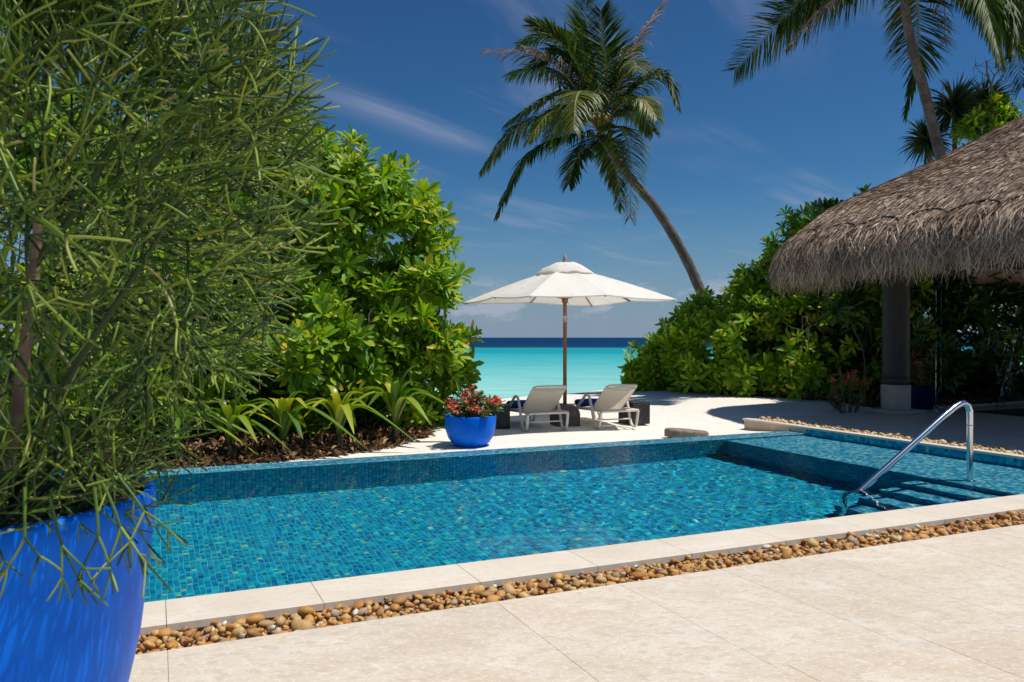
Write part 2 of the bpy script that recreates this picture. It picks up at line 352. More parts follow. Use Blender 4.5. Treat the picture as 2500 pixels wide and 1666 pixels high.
def build_sea():
    xs = np.array([-30000, -6000, -1500, -400, -120, 120, 400, 1500, 6000, 30000.]); ys = np.array([17, 40, 80, 160, 260, 500, 1200, 4000, 12000, 40000.])
    X, Y = np.meshgrid(xs, ys); i = np.arange(100).reshape(10, 10)
    F = np.stack([i[:-1, :-1], i[:-1, 1:], i[1:, 1:], i[1:, :-1]], -1).reshape(-1, 4)
    m = bpy.data.materials.new('lagoon_water'); m.use_nodes = True; nt = m.node_tree; N = nt.nodes; L = nt.links; b = N['Principled BSDF']
    g = N.new('ShaderNodeNewGeometry'); sp = N.new('ShaderNodeSeparateXYZ'); L.new(g.outputs['Position'], sp.inputs[0])
    # depth of the water below: sand flat, seagrass streaks, then the reef edge and the deep
    mp = N.new('ShaderNodeMapping'); mp.inputs['Scale'].default_value = (.014, .05, 1); L.new(g.outputs['Position'], mp.inputs[0])
    nz = N.new('ShaderNodeTexNoise'); nz.inputs['Scale'].default_value = 1; nz.inputs['Detail'].default_value = 6; L.new(mp.outputs[0], nz.inputs['Vector'])
    def mth(op, a, b_):
        q = N.new('ShaderNodeMath'); q.operation = op
        for k, s in enumerate((a, b_)):
            if isinstance(s, (int, float)): q.inputs[k].default_value = s
            else: L.new(s, q.inputs[k])
        return q.outputs[0]
    lg = mth('LOGARITHM', sp.outputs[1], 10.0)                      # log10 of the distance off shore
    lg = mth('ADD', lg, mth('MULTIPLY', mth('SUBTRACT', nz.outputs[0], .5), .16))
    cr = N.new('ShaderNodeValToRGB'); mr = N.new('ShaderNodeMapRange'); L.new(lg, mr.inputs[0]); mr.inputs[1].default_value = 1.3; mr.inputs[2].default_value = 2.6
    e = cr.color_ramp.elements
    st = [(0, (.30, .56, .52)), (.20, (.25, .54, .51)), (.34, (.13, .45, .455)), (.48, (.06, .37, .395)), (.60, (.012, .27, .335)), (.72, (.02, .26, .30)), (.745, (.012, .11, .17)), (.78, (.008, .045, .115)), (1, (.007, .040, .105))]
    while len(e) < len(st): e.new(.5)
    for k, (p, c) in enumerate(st): e[k].position = p; e[k].color = (*c, 1)
    L.new(mr.outputs[0], cr.inputs[0])
    mp3 = N.new('ShaderNodeMapping'); mp3.inputs['Scale'].default_value = (.22, .8, 1); L.new(g.outputs['Position'], mp3.inputs[0])
    n3 = N.new('ShaderNodeTexNoise'); n3.inputs['Scale'].default_value = 1; n3.inputs['Detail'].default_value = 7; n3.inputs['Roughness'].default_value = .65; L.new(mp3.outputs[0], n3.inputs['Vector'])
    m3 = N.new('ShaderNodeMapRange'); L.new(n3.outputs[0], m3.inputs[0]); m3.inputs[1].default_value = .3; m3.inputs[2].default_value = .7; m3.inputs[3].default_value = .86; m3.inputs[4].default_value = 1.14
    hs = N.new('ShaderNodeHueSaturation'); L.new(m3.outputs[0], hs.inputs['Value']); L.new(cr.outputs[0], hs.inputs['Color']); L.new(hs.outputs[0], b.inputs['Base Color'])
    b.inputs['Roughness'].default_value = .28; b.inputs['Specular IOR Level'].default_value = .0
    mp2 = N.new('ShaderNodeMapping'); mp2.inputs['Scale'].default_value = (.5, 1.6, 1); L.new(g.outputs['Position'], mp2.inputs[0])
    n2 = N.new('ShaderNodeTexNoise'); n2.inputs['Scale'].default_value = 1.0; n2.inputs['Detail'].default_value = 5; L.new(mp2.outputs[0], n2.inputs['Vector'])
    bp = N.new('ShaderNodeBump'); bp.inputs['Strength'].default_value = .6; bp.inputs['Distance'].default_value = .25; L.new(n2.outputs[0], bp.inputs['Height']); L.new(bp.outputs[0], b.inputs['Normal'])
    link('sea', np_mesh('sea', np.stack([X, Y, 0 * X - .75], -1), F, m, True), kind='structure')
build_sea()

# ------------------------------------------------------------------ the pool
PU0, PU1, PV0, PV1 = -3.0, 10.29, 5.11, 10.52     # inner faces
FLOOR_Z, SHELF_Z, SHELF_U = WATER_Z - 1.70, WATER_Z - 0.20, 8.58
STEPS = [(SHELF_U - .36 * (k + 1), SHELF_U - .36 * k, SHELF_Z - .26 * (k + 1)) for k in range(4)]
STEP_V1 = 6.85
def receive(o): o.cycles.is_caustics_receiver = True
def build_pool():
    root = empty('swimming_pool', (0, 0, 0), kind='structure')
    rng = np.random.default_rng(7)
    rects = []     # origin(u,v,z), du, dv (in u,v,z), tile material
    G = .006       # grout plane sits this much behind the tile faces
    def rect(o, du, dv, n, m): rects.append((np.array(o, float), np.array(du, float), np.array(dv, float), np.array(n, float), m))
    D = FLOOR_Z
    rect((PU0, PV0, D), (SHELF_U - PU0, 0, 0), (0, PV1 - PV0, 0), (0, 0, 1), 'tile')                       # floor
    rect((PU0, PV1, D), (SHELF_U - PU0, 0, 0), (0, 0, -.05 - D), (0, -1, 0), 'tile') if False else None
    rect((PU0, PV1, D), (PU1 - PU0, 0, 0), (0, 0, -.115 - D), (0, -1, 0), 'tile')                          # far wall
    rect((PU0, PV0, D), (PU1 - PU0, 0, 0), (0, 0, -.05 - D), (0, 1, 0), 'tile')                            # near wall
    rect((PU0, PV0, D), (0, PV1 - PV0, 0), (0, 0, -.05 - D), (1, 0, 0), 'tile')                            # left wall
    rect((SHELF_U, PV0, D), (0, PV1 - PV0, 0), (0, 0, SHELF_Z - D), (-1, 0, 0), 'tile')                    # drop of the shelf
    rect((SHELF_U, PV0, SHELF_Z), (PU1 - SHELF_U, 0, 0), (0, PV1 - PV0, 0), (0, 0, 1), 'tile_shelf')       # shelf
    rect((PU1, PV0, SHELF_Z), (0, PV1 - PV0, 0), (0, 0, -.035 - SHELF_Z), (-1, 0, 0), 'tile')              # right wall
    rect((PU0, PV1, -.112), (PU1 - PU0, 0, 0), (0, .40, 0), (0, 0, 1), 'tile_rim')                         # overflow rim
    rect((PU0, PV1 + .40, -.9), (PU1 - PU0, 0, 0), (0, 0, .785), (0, 1, 0), 'tile_rim')                    # its outer face
    for (a, b_, z) in STEPS:
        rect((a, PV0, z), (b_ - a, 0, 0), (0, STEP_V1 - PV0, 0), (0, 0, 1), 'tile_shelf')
        rect((a, PV0, FLOOR_Z), (0, STEP_V1 - PV0, 0), (0, 0, z - FLOOR_Z), (-1, 0, 0), 'tile')
        rect((a, STEP_V1, FLOOR_Z), (b_ - a, 0, 0), (0, 0, z - FLOOR_Z), (0, 1, 0), 'tile')
    shell = MB(); groups = {}
    P, tw = .05, .0445
    for (o, du, dv, n, m) in [r for r in rects if r is not None]:
        lu, lv = np.linalg.norm(du), np.linalg.norm(dv); eu, ev = du / lu, dv / lv
        x_ = .0065; q = np.array([o - eu * x_ - ev * x_, o + du + eu * x_ - ev * x_, o + du + dv + eu * x_ + ev * x_, o + dv - eu * x_ + ev * x_]) - n * G   # lapped at the corners
        if np.dot(np.cross(eu, ev), n) < 0: q = q[::-1]
        shell.add(UVA(q), [[0, 1, 2, 3]])
        nu, nv = max(1, int(round(lu / P))), max(1, int(round(lv / P))); pu, pv = lu / nu, lv / nv
        i, j = np.meshgrid(np.arange(nu), np.arange(nv)); i = i.ravel(); j = j.ravel()
        c = o + eu * ((i + .5) * pu)[:, None] + ev * ((j + .5) * pv)[:, None]
        keep = np.ones(len(c), bool)
        if n[2] > .5 and abs(o[2] - FLOOR_Z) < .01: keep = ~((c[:, 0] > STEPS[-1][0]) & (c[:, 1] < STEP_V1)) & (c[:, 0] > -1.8)   # under the steps, behind the planter
        if abs(n[1]) > .5 and n[1] < 0: keep = c[:, 0] > -1.8
        if n[2] > .5 and m == 'tile_rim': keep = c[:, 0] > -1.8
        if (n[1] > .5 and m == 'tile' and lu > 5) or n[0] > .5 or (n[1] > .5 and m == 'tile_rim'): keep = np.zeros(len(c), bool)   # faces turned away stay plain
        c, i, j = c[keep], i[keep], j[keep]
        w = UVA(c); N3 = UVA(np.array([n]))[0]; A = UVA(np.array([eu]))[0]; B = np.cross(N3, A)
        R0 = np.stack([A, B, N3], 1)
        Rm = np.repeat(R0[None], len(c), 0)
        t = rng.normal(0, .022, (len(c), 2)); Rm = Rm.copy(); Rm[:, :, 2] += A[None] * t[:, :1] + B[None] * t[:, 1:]
        S = np.stack([np.full(len(c), pu / P), np.full(len(c), pv / P), np.ones(len(c))], 1)
        groups.setdefault(m, []).append((w, Rm, S))
    o = shell.build('pool_shell', M['pool_grout'], root); receive(o)
    h = tw / 2; b = .003
    pvs = np.array([[-h, -h, -.005], [h, -h, -.005], [h, h, -.005], [-h, h, -.005], [-h + b, -h + b, 0], [h - b, -h + b, 0], [h - b, h - b, 0], [-h + b, h - b, 0]])
    pf = BOXF[1:]
    for m, lst in groups.items():
        w = np.concatenate([a for a, _, _ in lst]); Rm = np.concatenate([a for _, a, _ in lst]); S = np.concatenate([a for _, _, a in lst])
        px = 1250 + FPX * w[:, 0] / np.maximum(w[:, 1], .1)
        rank = np.linalg.norm(w - np.array((0, 0, CAM_Z)), axis=1) + 100 * (px < 370) + 100 * (px > 2490)
        if m == 'tile': rank = rank + 100 * (np.abs(w[:, 2] - FLOOR_Z) > .02) + 100 * (uv_inv(w)[:, 1] < 6.9)
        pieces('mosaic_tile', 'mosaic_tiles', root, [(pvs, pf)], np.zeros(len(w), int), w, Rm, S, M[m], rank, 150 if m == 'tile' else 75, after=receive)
    # small round drain on the shelf and wall inlet
    d = MB().lathe([(0.001, 0), (.06, 0), (.075, -.004), (.08, -.012)], tuple(uv(9.25, 8.1, SHELF_Z + .012)), 20)
    receive(d.build('drain_cover', mat('drain_grey', (.16, .18, .16), .5), root))
    return root
def uv_inv(w): return np.stack([CT * w[:, 0] + ST * w[:, 1], -ST * w[:, 0] + CT * w[:, 1], w[:, 2]], 1)
POOL = build_pool()

def build_water():
    nu, nv = 480, 196
    u = np.linspace(PU0 + .002, PU1 - .008, nu); v = np.linspace(PV0 + .008, PV1 - .008, nv); U, Vv = np.meshgrid(u, v)
    rng = np.random.default_rng(3); Z = 0 * U
    amp = .45 + .95 * smooth(1.0, 6.5, U)                   # the return jets stir the right half
    for k in range(34):
        a = rng.uniform(0, 2 * math.pi); Lw = .10 * (7.5 ** rng.uniform(0, 1)); kk = 2 * math.pi / Lw
        env = .6 + .4 * np.sin(U * rng.uniform(.5, 1.6) + Vv * rng.uniform(.5, 1.6) + rng.uniform(0, 6))
        Z += .00080 * Lw ** .9 * env * np.sin(kk * (U * math.cos(a) + Vv * math.sin(a)) + rng.uniform(0, 6) + .6 * np.sin(U * 1.1 + k))
    Z = WATER_Z + Z * amp
    X = CT * U - ST * Vv; Y = ST * U + CT * Vv
    i = np.arange(nu * nv).reshape(nv, nu); F = np.stack([i[:-1, :-1], i[:-1, 1:], i[1:, 1:], i[1:, :-1]], -1).reshape(-1, 4)
    m = bpy.data.materials.new('pool_water'); m.use_nodes = True; nt = m.node_tree; N = nt.nodes
    out = N['Material Output']; N.remove(N['Principled BSDF'])
    # refraction under a mirror layer weakened as a polarised, glare-free surface
    g = N.new('ShaderNodeBsdfRefraction'); g.inputs['IOR'].default_value = 1.333; g.inputs['Roughness'].default_value = 0; g.inputs['Color'].default_value = (.86, .985, .99, 1)
    gl = N.new('ShaderNodeBsdfGlossy'); gl.inputs['Roughness'].default_value = 0
    fr = N.new('ShaderNodeFresnel'); fr.inputs[0].default_value = 1.333; mm = N.new('ShaderNodeMath'); mm.operation = 'MULTIPLY'; nt.links.new(fr.outputs[0], mm.inputs[0]); mm.inputs[1].default_value = .34
    ms = N.new('ShaderNodeMixShader'); nt.links.new(mm.outputs[0], ms.inputs[0]); nt.links.new(g.outputs[0], ms.inputs[1]); nt.links.new(gl.outputs[0], ms.inputs[2]); nt.links.new(ms.outputs[0], out.inputs[0])
    o = link('pool_water', np_mesh('pool_water', np.stack([X, Y, Z], -1), F, m, True), kind='structure')
    o.cycles.is_caustics_caster = True
build_water()

# ------------------------------------------------------------------ stone paving, coping, pebble strips
def slab(name, parent, u0, u1, v0, v1, ztop, th, m, gap=.003, b=.002, tilt=0.):
    g = gap / 2; c = uv((u0 + u1) / 2, (v0 + v1) / 2, ztop - th / 2)
    Rm = np.array([[CT, -ST, 0], [ST, CT, 0], [0, 0, 1]])
    mb = MB().bbox((0, 0, 0), (u1 - u0 - 2 * g, v1 - v0 - 2 * g, th), b)
    o = link(name, np_mesh(name, np.concatenate(mb.V), np.concatenate(mb.F), m), parent, loc=tuple(c)); o.rotation_euler = (0, 0, TH)
    return o
def build_paving():
    rng = random.Random(4)
    # foreground terrace
    t = empty('terrace', kind='structure')
    MB().box(tuple(uv(4.0, -1.0, -.09)), (30, 10.59, .10), np.array([[CT, -ST, 0], [ST, CT, 0], [0, 0, 1]])).build('terrace_bed', M['grout'], t)
    rows = [(3.70, 4.30), (2.90, 3.70), (1.50, 2.90), (.10, 1.50), (-1.3, .1), (-2.7, -1.3)]
    for r, (v0, v1) in enumerate(rows):
        e = [-5.2, -4.32, -3.45, -2.57, -1.70, -.82, .05, 1.82, 2.66, 3.45, 4.33, 5.22, 6.1, 6.97, 7.85, 8.72, 9.6, 10.47, 11.35, 12.2] if r < 2 else [-5.2 + .87 * k + (.35 if r % 2 else .1) for k in range(21)]
        for a, b_ in zip(e[:-1], e[1:]): slab('paving_slab', t, a, b_, v0, v1, 0.0, .035, M['travertine'], gap=.0014 if r < 2 else .003)
    # coping on the near side
    c = empty('pool_coping', kind='structure')
    e = [-4.3, -3.45, -2.57, -1.70, -.82, .05, .895, 1.877, 2.738, 3.515, 4.394, 5.27, 6.15, 6.95, 7.8, 8.65, 9.5, 10.283]
    for a, b_ in zip(e[:-1], e[1:]): slab('coping_stone', c, a, b_, 4.69, 5.13, 0.0, .045, M['travertine_light'])
    MB().box(tuple(uv(3, 4.875, -.5475)), (14.5, .33, 1.0), np.array([[CT, -ST, 0], [ST, CT, 0], [0, 0, 1]])).build('coping_footing', mat('footing_render', (.36, .24, .14), .9), c)
    # right side: thin stone edge on a rendered wall whose end stands free above the sand
    w = empty('pool_side_wall', kind='structure')
    for a, b_ in zip([4.69, 5.6, 6.5, 7.4, 8.3, 9.2, 10.1, 11.0], [5.6, 6.5, 7.4, 8.3, 9.2, 10.1, 11.0, 12.15]): slab('coping_stone', w, 10.285, 10.44, a, b_, 0.0, .035, M['travertine_light'], b=.003)
    wall_m = mat('rendered_wall', (.52, .41, .29), .85, noise=[(2, 5, .4, .7, (.62, .51, .38)), (9, 5, .5, .7, (.42, .33, .24, .5))], bump=[(20, 4, .15, .01)])
    MB().box(tuple(uv(10.365, 11.525, -.54)), (.125, 1.19, 1.0), np.array([[CT, -ST, 0], [ST, CT, 0], [0, 0, 1]])).build('wall_end', wall_m, w)
    MB().box(tuple(uv(10.367, 7.91, -.54)), (.125, 6.0, 1.0), np.array([[CT, -ST, 0], [ST, CT, 0], [0, 0, 1]])).build('wall_core', wall_m, w)
    # terrace under the pavilion
    p = empty('pavilion_terrace', kind='structure')
    MB().box(tuple(uv(17.5, 7.4, -.12)), (13.3, 9.36, .15), np.array([[CT, -ST, 0], [ST, CT, 0], [0, 0, 1]])).build('terrace_bed', M['grout'], p)
    vs_ = [3.7 + .84 * k for k in range(11)]
    us_ = [10.86 + 1.15 * k for k in range(12)]
    for j in range(10):
        for k in range(11):
            off = .5 if j % 2 else 0
            slab('paving_slab', p, us_[k] + (off if k else 0), us_[k + 1] + off, vs_[j], vs_[j + 1], 0.0, .04, M['travertine'])
    return t, c, w, p
TERR, COPING, SIDEWALL, PTERR = build_paving()

def ico():
    import bmesh
    bm = bmesh.new(); bmesh.ops.create_icosphere(bm, subdivisions=1, radius=1.0); bmesh.ops.subdivide_edges(bm, edges=[], cuts=0)
    V = np.array([v.co[:] for v in bm.verts]); F = np.array([[v.index for v in f.verts] for f in bm.faces]); bm.free(); return V, F
def build_pebbles(name, u0, u1, v0, v1, zb, n, smin, smax, m, seed, nsing, label):
    root = empty(name, kind='structure')
    cu, cv = (u0 + u1) / 2, (v0 + v1) / 2
    MB().box(tuple(uv(cu, cv, zb - .03)), (u1 - u0 + .04, v1 - v0 + .04, .02), np.array([[CT, -ST, 0], [ST, CT, 0], [0, 0, 1]])).build('trough_bottom', M['gravel_bed'], root)
    rng = np.random.default_rng(seed); V, F = ico()
    protos = []
    for k in range(6):
        r = np.random.default_rng(seed + 50 + k); d = V.copy()
        for q in range(3):
            ax = r.normal(size=3); ax /= np.linalg.norm(ax); d = d * (1 + .16 * np.sin(2.2 * (V @ ax) + r.uniform(0, 6)))[:, None]
        Fq = np.concatenate([F, F[:, 2:3]], 1)
        protos.append((d, F))
    L1, W1 = u1 - u0, v1 - v0
    pos, S = [], []
    grid = {}; cell = smax * 2
    tries = 0
    layers = [(zb, n, .80), (zb + .026, int(n * .62), .86), (zb + .046, int(n * .20), 1.1)]
    for (z, cnt, pack) in layers:
        grid = {}; got = 0; tries = 0
        while got < cnt and tries < cnt * 12:
            tries += 1
            s = smin * (smax / smin) ** (rng.random() ** 1.5)
            a, b_ = rng.uniform(s * .7, L1 - s * .7), rng.uniform(s * .75, W1 - s * .75)
            ci, cj = int(a / cell), int(b_ / cell); ok = True
            for di in (-1, 0, 1):
                for dj in (-1, 0, 1):
                    for (x, y, q) in grid.get((ci + di, cj + dj), ()):
                        if (x - a) ** 2 + (y - b_) ** 2 < ((q + s) * pack) ** 2: ok = False; break
                    if not ok: break
                if not ok: break
            if not ok: continue
            grid.setdefault((ci, cj), []).append((a, b_, s)); got += 1
            pos.append((u0 + a, v0 + b_, z + s * .30 + rng.normal(0, .004))); S.append((s * rng.uniform(1.0, 1.4), s * rng.uniform(.8, 1.0), s * rng.uniform(.55, .85)))
    pos = UVA(np.array(pos)); S = np.array(S); Z = np.tile((0, 0, 1.0), (len(pos), 1)) + rng.normal(0, .35, (len(pos), 3))
    Rm = frames(Z, rng); which = rng.integers(0, 6, len(pos))
    px = 1250 + FPX * pos[:, 0] / np.maximum(pos[:, 1], .1)
    rank = np.linalg.norm(pos - np.array((0, 0, CAM_Z)), axis=1) / S.mean(1) ** .7 - 30 * pos[:, 2] + 1e4 * (px < 250) + 1e4 * (px > 2500)
    tri_pieces('pebble', 'pebbles', root, protos, which, pos, Rm, S, m, rank, nsing)
def tri_pieces(single, many, parent, protos, which, pos, Rm, S, m, rank, ns):
    order = np.argsort(rank); first, rest = order[:ns], order[ns:]
    meshes = [np_mesh(single, v, f, m, True) for v, f in protos]; org = base_of(parent)
    for i in first:
        o = link(single, meshes[which[i]], parent); o.matrix_basis = m4(pos[i] - org, Rm[i], S[i])
    Vs, Fs, n = [], [], 0
    for k, (v, f) in enumerate(protos):
        sel = rest[which[rest] == k]
        if not len(sel): continue
        a, b_ = place(v, f, pos[sel], Rm[sel], S[sel]); Vs.append(a); Fs.append(b_ + n); n += len(a)
    if Vs: link(many, np_mesh(many, np.concatenate(Vs) - org, np.concatenate(Fs), m, True), parent, kind='stuff')
build_pebbles('pebble_strip', -1.6, 10.0, 4.305, 4.70, -.082, 2900, .017, .050, M['pebble'], 21, 300, '')
build_pebbles('side_pebble_strip', 10.445, 10.855, 5.0, 12.05, -.055, 1100, .024, .055, M['pebble_light'], 33, 160, '')
# ------------------------------------------------------------------ foliage
M['leaf'] = mat('glossy_shrub_leaf', rough=.48, spec=.35, transl=.32, island=[(0, (.06, .17, .006)), (.2, (.12, .255, .008)), (.45, (.19, .34, .010)), (.7, (.26, .42, .014)), (.88, (.35, .48, .02)), (.955, (.50, .50, .03)), (1, (.60, .42, .03))])
M['leaf_shaded'] = mat('shrub_leaf_shaded', rough=.36, spec=.5, transl=.2, island=[(0, (.010, .042, .006)), (.3, (.02, .068, .008)), (.6, (.034, .095, .01)), (.88, (.055, .13, .012)), (.965, (.10, .16, .015)), (1, (.30, .22, .03))])  # darkened copy of the shrub leaf: pavilion shade put into the colour
M['stem'] = mat('shrub_stem', (.20, .14, .085), .85, noise=[(12, 4, .4, .7, (.11, .075, .045))], bump=[(30, 4, .4, .01)])
M['twig'] = mat('succulent_twig', rough=.45, spec=.4, transl=.06, island=[(0, (.014, .036, .005)), (.3, (.045, .098, .010)), (.6, (.105, .190, .018)), (.85, (.20, .29, .032)), (.97, (.31, .38, .055)), (1, (.42, .35, .16))])
M['bark'] = mat('brown_bark', (.20, .13, .09), .8, noise=[(20, 5, .4, .7, (.30, .21, .15)), (50, 3, .6, .7, (.10, .06, .04))], bump=[(40, 4, .4, .01)])
M['strap'] = mat('strap_leaf', rough=.35, transl=.28, island=[(0, (.07, .16, .015)), (.5, (.13, .24, .02)), (.85, (.28, .36, .03)), (1, (.48, .45, .04))])
M['dry_leaf'] = mat('dry_leaf', rough=.8, spec=.2, island=[(0, (.05, .026, .014)), (.35, (.12, .062, .028)), (.65, (.22, .12, .055)), (.88, (.34, .20, .095)), (1, (.47, .33, .19))])

def leaf_proto(wid=.2, bend=.22, fold=.3):
    t = np.array([0, .36, .76, 1.0]); w = np.array([.03, .125, .21, .06]) * wid / .2
    V = []
    for a, b in zip(t, w):
        z = -bend * a * a
        V += [[a, -b, z + fold * b], [a, 0, z], [a, b, z + fold * b]]
    V = np.array(V); F = []
    for i in range(3):
        for j in range(2): F.append([i * 3 + j, (i + 1) * 3 + j, (i + 1) * 3 + j + 1, i * 3 + j + 1])
    return V, np.array(F)
def rosettes(rng, centers, axes, leaf_len, nl=(9, 14)):
    """leaf transforms (pos, R, S): whorls of leaves about each axis; leaf proto runs along +x, upper face +z"""
    P, Rr, S = [], [], []
    axes = axes / np.linalg.norm(axes, axis=1)[:, None]
    fr = frames(axes, rng)
    for c, f in zip(centers, fr):
        n = rng.integers(*nl); size = rng.uniform(.6, 1.3)
        k = np.arange(n); az = k * 2.39996 + rng.normal(0, .12, n); q = (k + .5) / n
        el = np.radians(10 + 74 * q ** .8 + rng.normal(0, 7, n))          # angle from the axis: inner leaves upright
        d = np.stack([np.sin(el) * np.cos(az), np.sin(el) * np.sin(az), np.cos(el)], 1) @ f.T
        up = np.tile(f[:, 2], (n, 1)) - d * (d @ f[:, 2])[:, None] + d * 1e-6; up /= np.linalg.norm(up, axis=1)[:, None] + 1e-9
        up = up + rng.normal(0, .18, (n, 3)); up -= d * (up * d).sum(1)[:, None]; up /= np.linalg.norm(up, axis=1)[:, None] + 1e-9
        y = np.cross(up, d)
        Rr.append(np.stack([d, y, up], 2)); P.append(c + d * .012 + f[:, 2] * (.035 * (1 - q))[:, None])
        S.append(leaf_len * size * (.60 + .45 * np.sin(np.pi * (.15 + .7 * q))) * rng.uniform(.85, 1.12, n))
    return np.concatenate(P), np.concatenate(Rr), np.concatenate(S)
def hedge(name, label, blobs, leaf_len, dens, seed, m, cat='hedge', nstems=40, inner=1.25, nsing=300, zmin=.1, droop_low=True, toward=(0, -1, 0), clump=5, far=.55, face=.25):
    rng = np.random.default_rng(seed); B = np.array(blobs, float)
    base = np.array((B[:, 0].mean(), B[:, 1].mean(), 0)); base[2] = float(ground_z(base[0], base[1]))
    root = thing(name, label, cat, tuple(base))
    C, A = [], []
    for bi, b in enumerate(B):
        c, r = b[:3], b[3:6]; area = 4 * math.pi * (((r[0]*r[1])**1.6 + (r[0]*r[2])**1.6 + (r[1]*r[2])**1.6) / 3) ** (1/1.6)
        ncl = int(area * dens / clump)
        d = rng.normal(size=(ncl, 3)); d /= np.linalg.norm(d, axis=1)[:, None]
        lump = 1 + .10 * np.sin(d[:, 0] * 5 + bi) * np.sin(d[:, 2] * 6 + 2 * bi) + rng.normal(0, .05, ncl)
        p = c + d * r * lump[:, None]
        n = d / r; n /= np.linalg.norm(n, axis=1)[:, None]
        keep = np.ones(ncl, bool)
        for bj, o in enumerate(B):                      # inside another lump of the shrub: dropped
            if bj != bi: keep &= (((p - o[:3]) / o[3:6]) ** 2).sum(1) > .80
        keep &= p[:, 2] > ground_z(p[:, 0], p[:, 1]) + zmin
        keep &= (n[:, 1] < far)                         # the far side is not built
        for q, nn in zip(p[keep], n[keep]):
            k = rng.integers(clump - 2, clump + 3)
            off = np.clip(rng.normal(0, leaf_len * .78, (k, 3)), -leaf_len, leaf_len); off -= nn * np.minimum(off @ nn, 0)[:, None] * .4
            C.append(q + off); A.append(nn * .75 + np.array((0, 0, .55)) + np.array(toward) * face + rng.normal(0, .36, (k, 3)))
    C = np.concatenate(C); A = np.concatenate(A)
    if droop_low:                                       # low whorls hang outwards
        low = np.clip(1 - (C[:, 2] - base[2]) / 1.2, 0, 1)[:, None]; A = A - low * np.array((0, 0, .5)) + low * np.array(toward) * .35
    k = int(len(C) * inner); s = rng.integers(0, len(C), k)
    ctr = B[:, :3].mean(0); Ci = C[s] + (ctr - C[s]) * np.array((.35, 1, .5)) * rng.uniform(.08, .38, (k, 1)) + rng.normal(0, .1, (k, 3)); Ai = A[s] + rng.normal(0, .4, (k, 3))
    C = np.concatenate([C, Ci]); A = np.concatenate([A, Ai])
    P, Rm, S = rosettes(rng, C, A, leaf_len)
    protos = [leaf_proto(.155, .20, .35), leaf_proto(.135, .42, .5), leaf_proto(.17, .05, .2)]
    which = rng.integers(0, 3, len(P))
    px = 1250 + FPX * P[:, 0] / np.maximum(P[:, 1], .1)
    rank = P[:, 1] - .35 * P[:, 2] + rng.uniform(0, 1.2, len(P)) + 50 * (px > 2500) + 50 * (px < 600)
    pieces('leaf', 'foliage', root, protos, which, P, Rm, S, m, rank, nsing, True)
    # woody stems from the ground into the crown
    T = []; Rr = []
    for i in range(nstems):
        b = B[rng.integers(0, len(B))]; g0 = b[:3] + np.array((rng.normal(0, .35) * b[3], rng.uniform(-.55, .1) * b[4], 0)); g0[2] = ground_z(g0[0], g0[1]) - .05
        top = b[:3] + rng.normal(0, .42, 3) * b[3:6] + np.array((0, -.25 * b[4], .2 * b[5]))
        mid = (g0 + top) / 2 + rng.normal(0, .18, 3)
        T.append(bez([g0, mid, top], 8)); Rr.append(np.linspace(.022, .008, 8) * rng.uniform(.6, 1.2))
        for q in range(3):
            a = T[-1][rng.integers(3, 7)] if q < 3 else top; e = a + rng.normal(0, .3, 3) + np.array((0, -.12, .15))
            T.append(bez([a, (a + e) / 2 + rng.normal(0, .05, 3), e], 8)); Rr.append(np.linspace(.010, .004, 8))
    V, F = tube_batch(np.array(T), np.array(Rr), 5); MB().add(V, F).build('stems', M['stem'], root, True, kind='stuff')
    return root

LEFT = [(-2.05, 15.1, 1.85, 1.0, 1.2, 1.75), (-2.85, 15.1, 2.7, 1.4, 1.3, 1.95), (-3.7, 15.2, 3.05, 1.5, 1.4, 2.1), (-4.9, 14.8, 3.1, 1.6, 1.4, 2.35), (-6.4, 14.0, 3.0, 1.7, 1.4, 2.4), (-8.0, 13.0, 2.8, 1.7, 1.4, 2.4),
        (-1.75, 14.6, .75, .55, .6, .7), (-2.7, 15.6, .6, 1.4, .7, .8), (-4.6, 15.2, .6, 1.6, .7, .8), (-3.0, 13.9, 1.15, 1.1, .75, 1.2), (-4.3, 13.2, 1.2, 1.2, .8, 1.3), (-5.7, 12.4, 1.2, 1.2, .8, 1.3), (-7.2, 11.5, 1.2, 1.2, .8, 1.3)]
hedge('beach_shrub', 'large rounded bright green beach shrub behind the mulch bed, left of the parasol', LEFT, .28, 13, 11, M['leaf'], 'shrub', 60, inner=1.0, far=1.1)
RIGHT = [(3.95, 24.4, .4, .4, .6, .5), (4.75, 24.0, .65, .75, .9, .75), (5.6, 23.4, 1.15, 1.0, 1.1, 1.2), (6.6, 22.9, 1.45, 1.15, 1.2, 1.4), (7.6, 22.5, 2.05, 1.2, 1.2, 1.9), (8.5, 21.9, 2.4, 1.3, 1.2, 2.35), (9.5, 21.4, 2.4, 1.3, 1.2, 2.4),
         (5.5, 21.8, .95, 1.0, .8, 1.0), (6.6, 20.8, 1.15, 1.1, .9, 1.25), (7.7, 19.9, 1.3, 1.1, .9, 1.45), (8.75, 19.2, 1.45, 1.0, .8, 1.6)]
hedge('beach_shrub', 'wide green beach shrub rising from the sand up to the thatched roof', RIGHT, .29, 16, 12, M['leaf'], 'shrub', 50, inner=1.0, far=.75, face=.55)
BACK = [tuple(uv(u, 13.45 + .15 * (i % 2), 1.25)) + (1.0, .65, 1.55) for i, u in enumerate((15.2, 16.5, 17.8, 19.1, 20.4, 21.7))]
BACK += [tuple(uv(u, 15.2, 2.2)) + (1.5, .9, 2.3) for u in (16.0, 17.7, 19.4, 21.1, 22.8, 24.6)]
hedge('garden_hedge', 'dark shaded hedge behind the daybed at the back of the thatched pavilion', BACK, .33, 6, 13, M['leaf_shaded'], 'hedge', 30, nsing=200, inner=1.0, far=.8)

